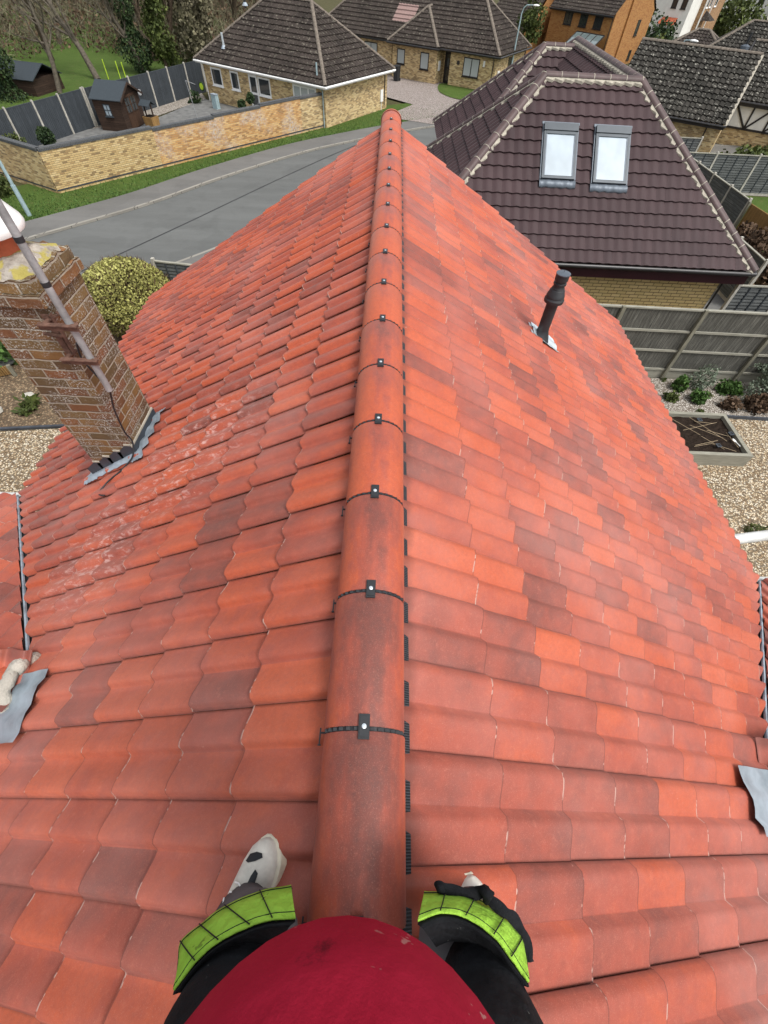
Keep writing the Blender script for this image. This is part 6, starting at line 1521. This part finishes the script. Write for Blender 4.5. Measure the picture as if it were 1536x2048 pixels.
# black strap with a frayed knot over the right knee pad
mb = MB(); sp = catm([(.160, -.124, 7.285), (.172, -.120, 7.292), (.202, -.127, 7.290), (.243, -.129, 7.292), (.262, -.122, 7.30), (.270, -.135, 7.295), (.300, -.155, 7.30), (.322, -.168, 7.295), (.342, -.200, 7.285), (.346, -.232, 7.28)], 5)
rg = random.Random(8); ids = []
for j, p in enumerate(sp):
    w = .008+.004*abs(math.sin(j*.5)); d_ = (sp[min(j+1, len(sp)-1)]-sp[max(j-1, 0)]).normalized(); n_ = d_.cross(Vector((0, 0, 1))).normalized()
    ids.append([mb.vert(p-n_*w), mb.vert(p+Vector((0, 0, .006))), mb.vert(p+n_*w)])
for a, b in zip(ids, ids[1:]):
    for k in range(2): mb.face((a[k], a[k+1], b[k+1], b[k]))
PB(mb, 'strap', M['trous'], smooth=True)
mb = MB(); mb.tube([(.255, -.118, 7.306), (.268, -.128, 7.312), (.262, -.142, 7.302)], [.008, .014, .006], 8); PB(mb, 'strap_knot', M['trous'], smooth=True); mb = MB(); mb.tube([(.163, -.113, 7.29), (.168, -.122, 7.296), (.178, -.128, 7.290)], [.004, .009, .006], 8); PB(mb, 'strap_knot', M['trous'], smooth=True)
# trainers
def shoe(s_, cx, cy, z, an, slope):
    Ms = Matrix.Translation((cx, cy, z)) @ Matrix.Rotation(slope, 4, 'Y') @ Matrix.Rotation(an, 4, 'Z') @ Matrix.Scale(1.12, 4)
    secs = [(-.115, .028, .070), (-.10, .038, .078), (-.05, .042, .082), (0, .045, .072), (.05, .053, .058), (.09, .055, .048), (.122, .049, .040), (.142, .036, .032), (.155, .020, .026), (.160, .008, .020)]
    def outline(k, z0, z1, n=9):
        pass
    up = MB(); rows = []
    for y_, w, h in secs:
        rows.append([tuple(Ms @ Vector((w*math.cos(th_)*(1 if math.sin(th_) < .3 else .96), y_, .022+h*max(0, math.sin(th_))**.8))) for th_ in [math.pi*j/12 for j in range(13)]]+[tuple(Ms @ Vector((-w, y_, .018))), tuple(Ms @ Vector((w, y_, .018)))])
    up.rings(rows); so1 = PB(up, 'shoe', M['shoe'], smooth=True)
    sm = MB(); rows = []
    for y_, w, h in secs: rows.append([tuple(Ms @ Vector(q)) for q in ((-w-.005, y_*1.03, 0), (w+.005, y_*1.03, 0), (w+.006, y_*1.03, .024), (w-.001, y_*1.02, .029), (-w+.001, y_*1.02, .029), (-w-.006, y_*1.03, .024))])
    sm.rings(rows); PB(sm, 'sole', M['sole'], so1, smooth=True, angle=50)
    bp = MB()
    def top(x, y_, lift=.0018):
        k = min(range(len(secs)-1), key=lambda i: abs((secs[i][0]+secs[i+1][0])/2-y_)); a, b = secs[k], secs[k+1]; f = min(1, max(0, (y_-a[0])/(b[0]-a[0]))); w = a[1]+(b[1]-a[1])*f; h = a[2]+(b[2]-a[2])*f
        c_ = max(-.97, min(.97, x/w)); return Ms @ Vector((x, y_, .022+h*(math.sqrt(1-c_*c_))**.8+lift))
    def patch(pts, hole=None):
        n = len(pts); c_ = (sum(p[0] for p in pts)/n, sum(p[1] for p in pts)/n)
        if hole: 
            for a in range(n):
                b = (a+1) % n; q = [pts[a], pts[b], (c_[0]+(pts[b][0]-c_[0])*hole, c_[1]+(pts[b][1]-c_[1])*hole), (c_[0]+(pts[a][0]-c_[0])*hole, c_[1]+(pts[a][1]-c_[1])*hole)]
                bp.poly([top(*v) for v in q])
        else:
            rr = [[top(c_[0]+(x-c_[0])*k, c_[1]+(y_-c_[1])*k) for x, y_ in pts] for k in (1, .5)]
            for a in range(n): bp.poly([rr[0][a], rr[0][(a+1) % n], rr[1][(a+1) % n], rr[1][a]]); bp.poly([rr[1][a], rr[1][(a+1) % n], top(*c_)])
    patch([(-.024, .115), (-.006, .128), (.010, .132), (.018, .126), (.004, .112), (-.014, .100), (-.026, .098)])
    patch([(s_*-.0-.002+.018, .100), (.027, .096), (.033, .070), (.030, .045), (.022, .040), (.016, .060), (.014, .085)], None)
    PB(bp, 'shoe_panel', M['shoeb'], so1, smooth=True)
    lc = MB()
    for k in range(4):
        y_ = -.005+.020*k; lc.tube([top(-.020, y_, .003), top(-.004, y_+.006, .006), top(.012, y_, .003)], .0022, 5)
    lc.tube([top(-.004, .0, .006), top(-.022, .022, .010), top(-.030, .010, .004)], .0018, 5); lc.tube([top(-.004, .0, .006), top(-.028, -.01, .008), top(-.034, -.03, .004)], .0018, 5)
    PB(lc, 'lace', M['white'], so1)
shoe(-1, -.318, -.225, 6.815, R(-23), R(-31)); shoe(1, .322, -.312, 6.81, R(8), R(31))
# the small red work helmet lying on the far road side
fb_ = root('red_bucket', 'red rounded bucket standing by the road edge beyond the roof rake', 'bucket', (-5.35, 16.1, .09)); part('body', M['red_p'], fb_, lambda m_: m_.lathe([(.20, 0), (.27, .28), (.30, .5), (.27, .62), (.12, .72)], (0, 0, 0), 20), smooth=True); part('handle', M['black'], fb_, lambda m_: m_.tube([(.28*math.cos(a), 0, .45+.28*math.sin(a)) for a in [math.pi*j/10 for j in range(11)]], .012, 5))
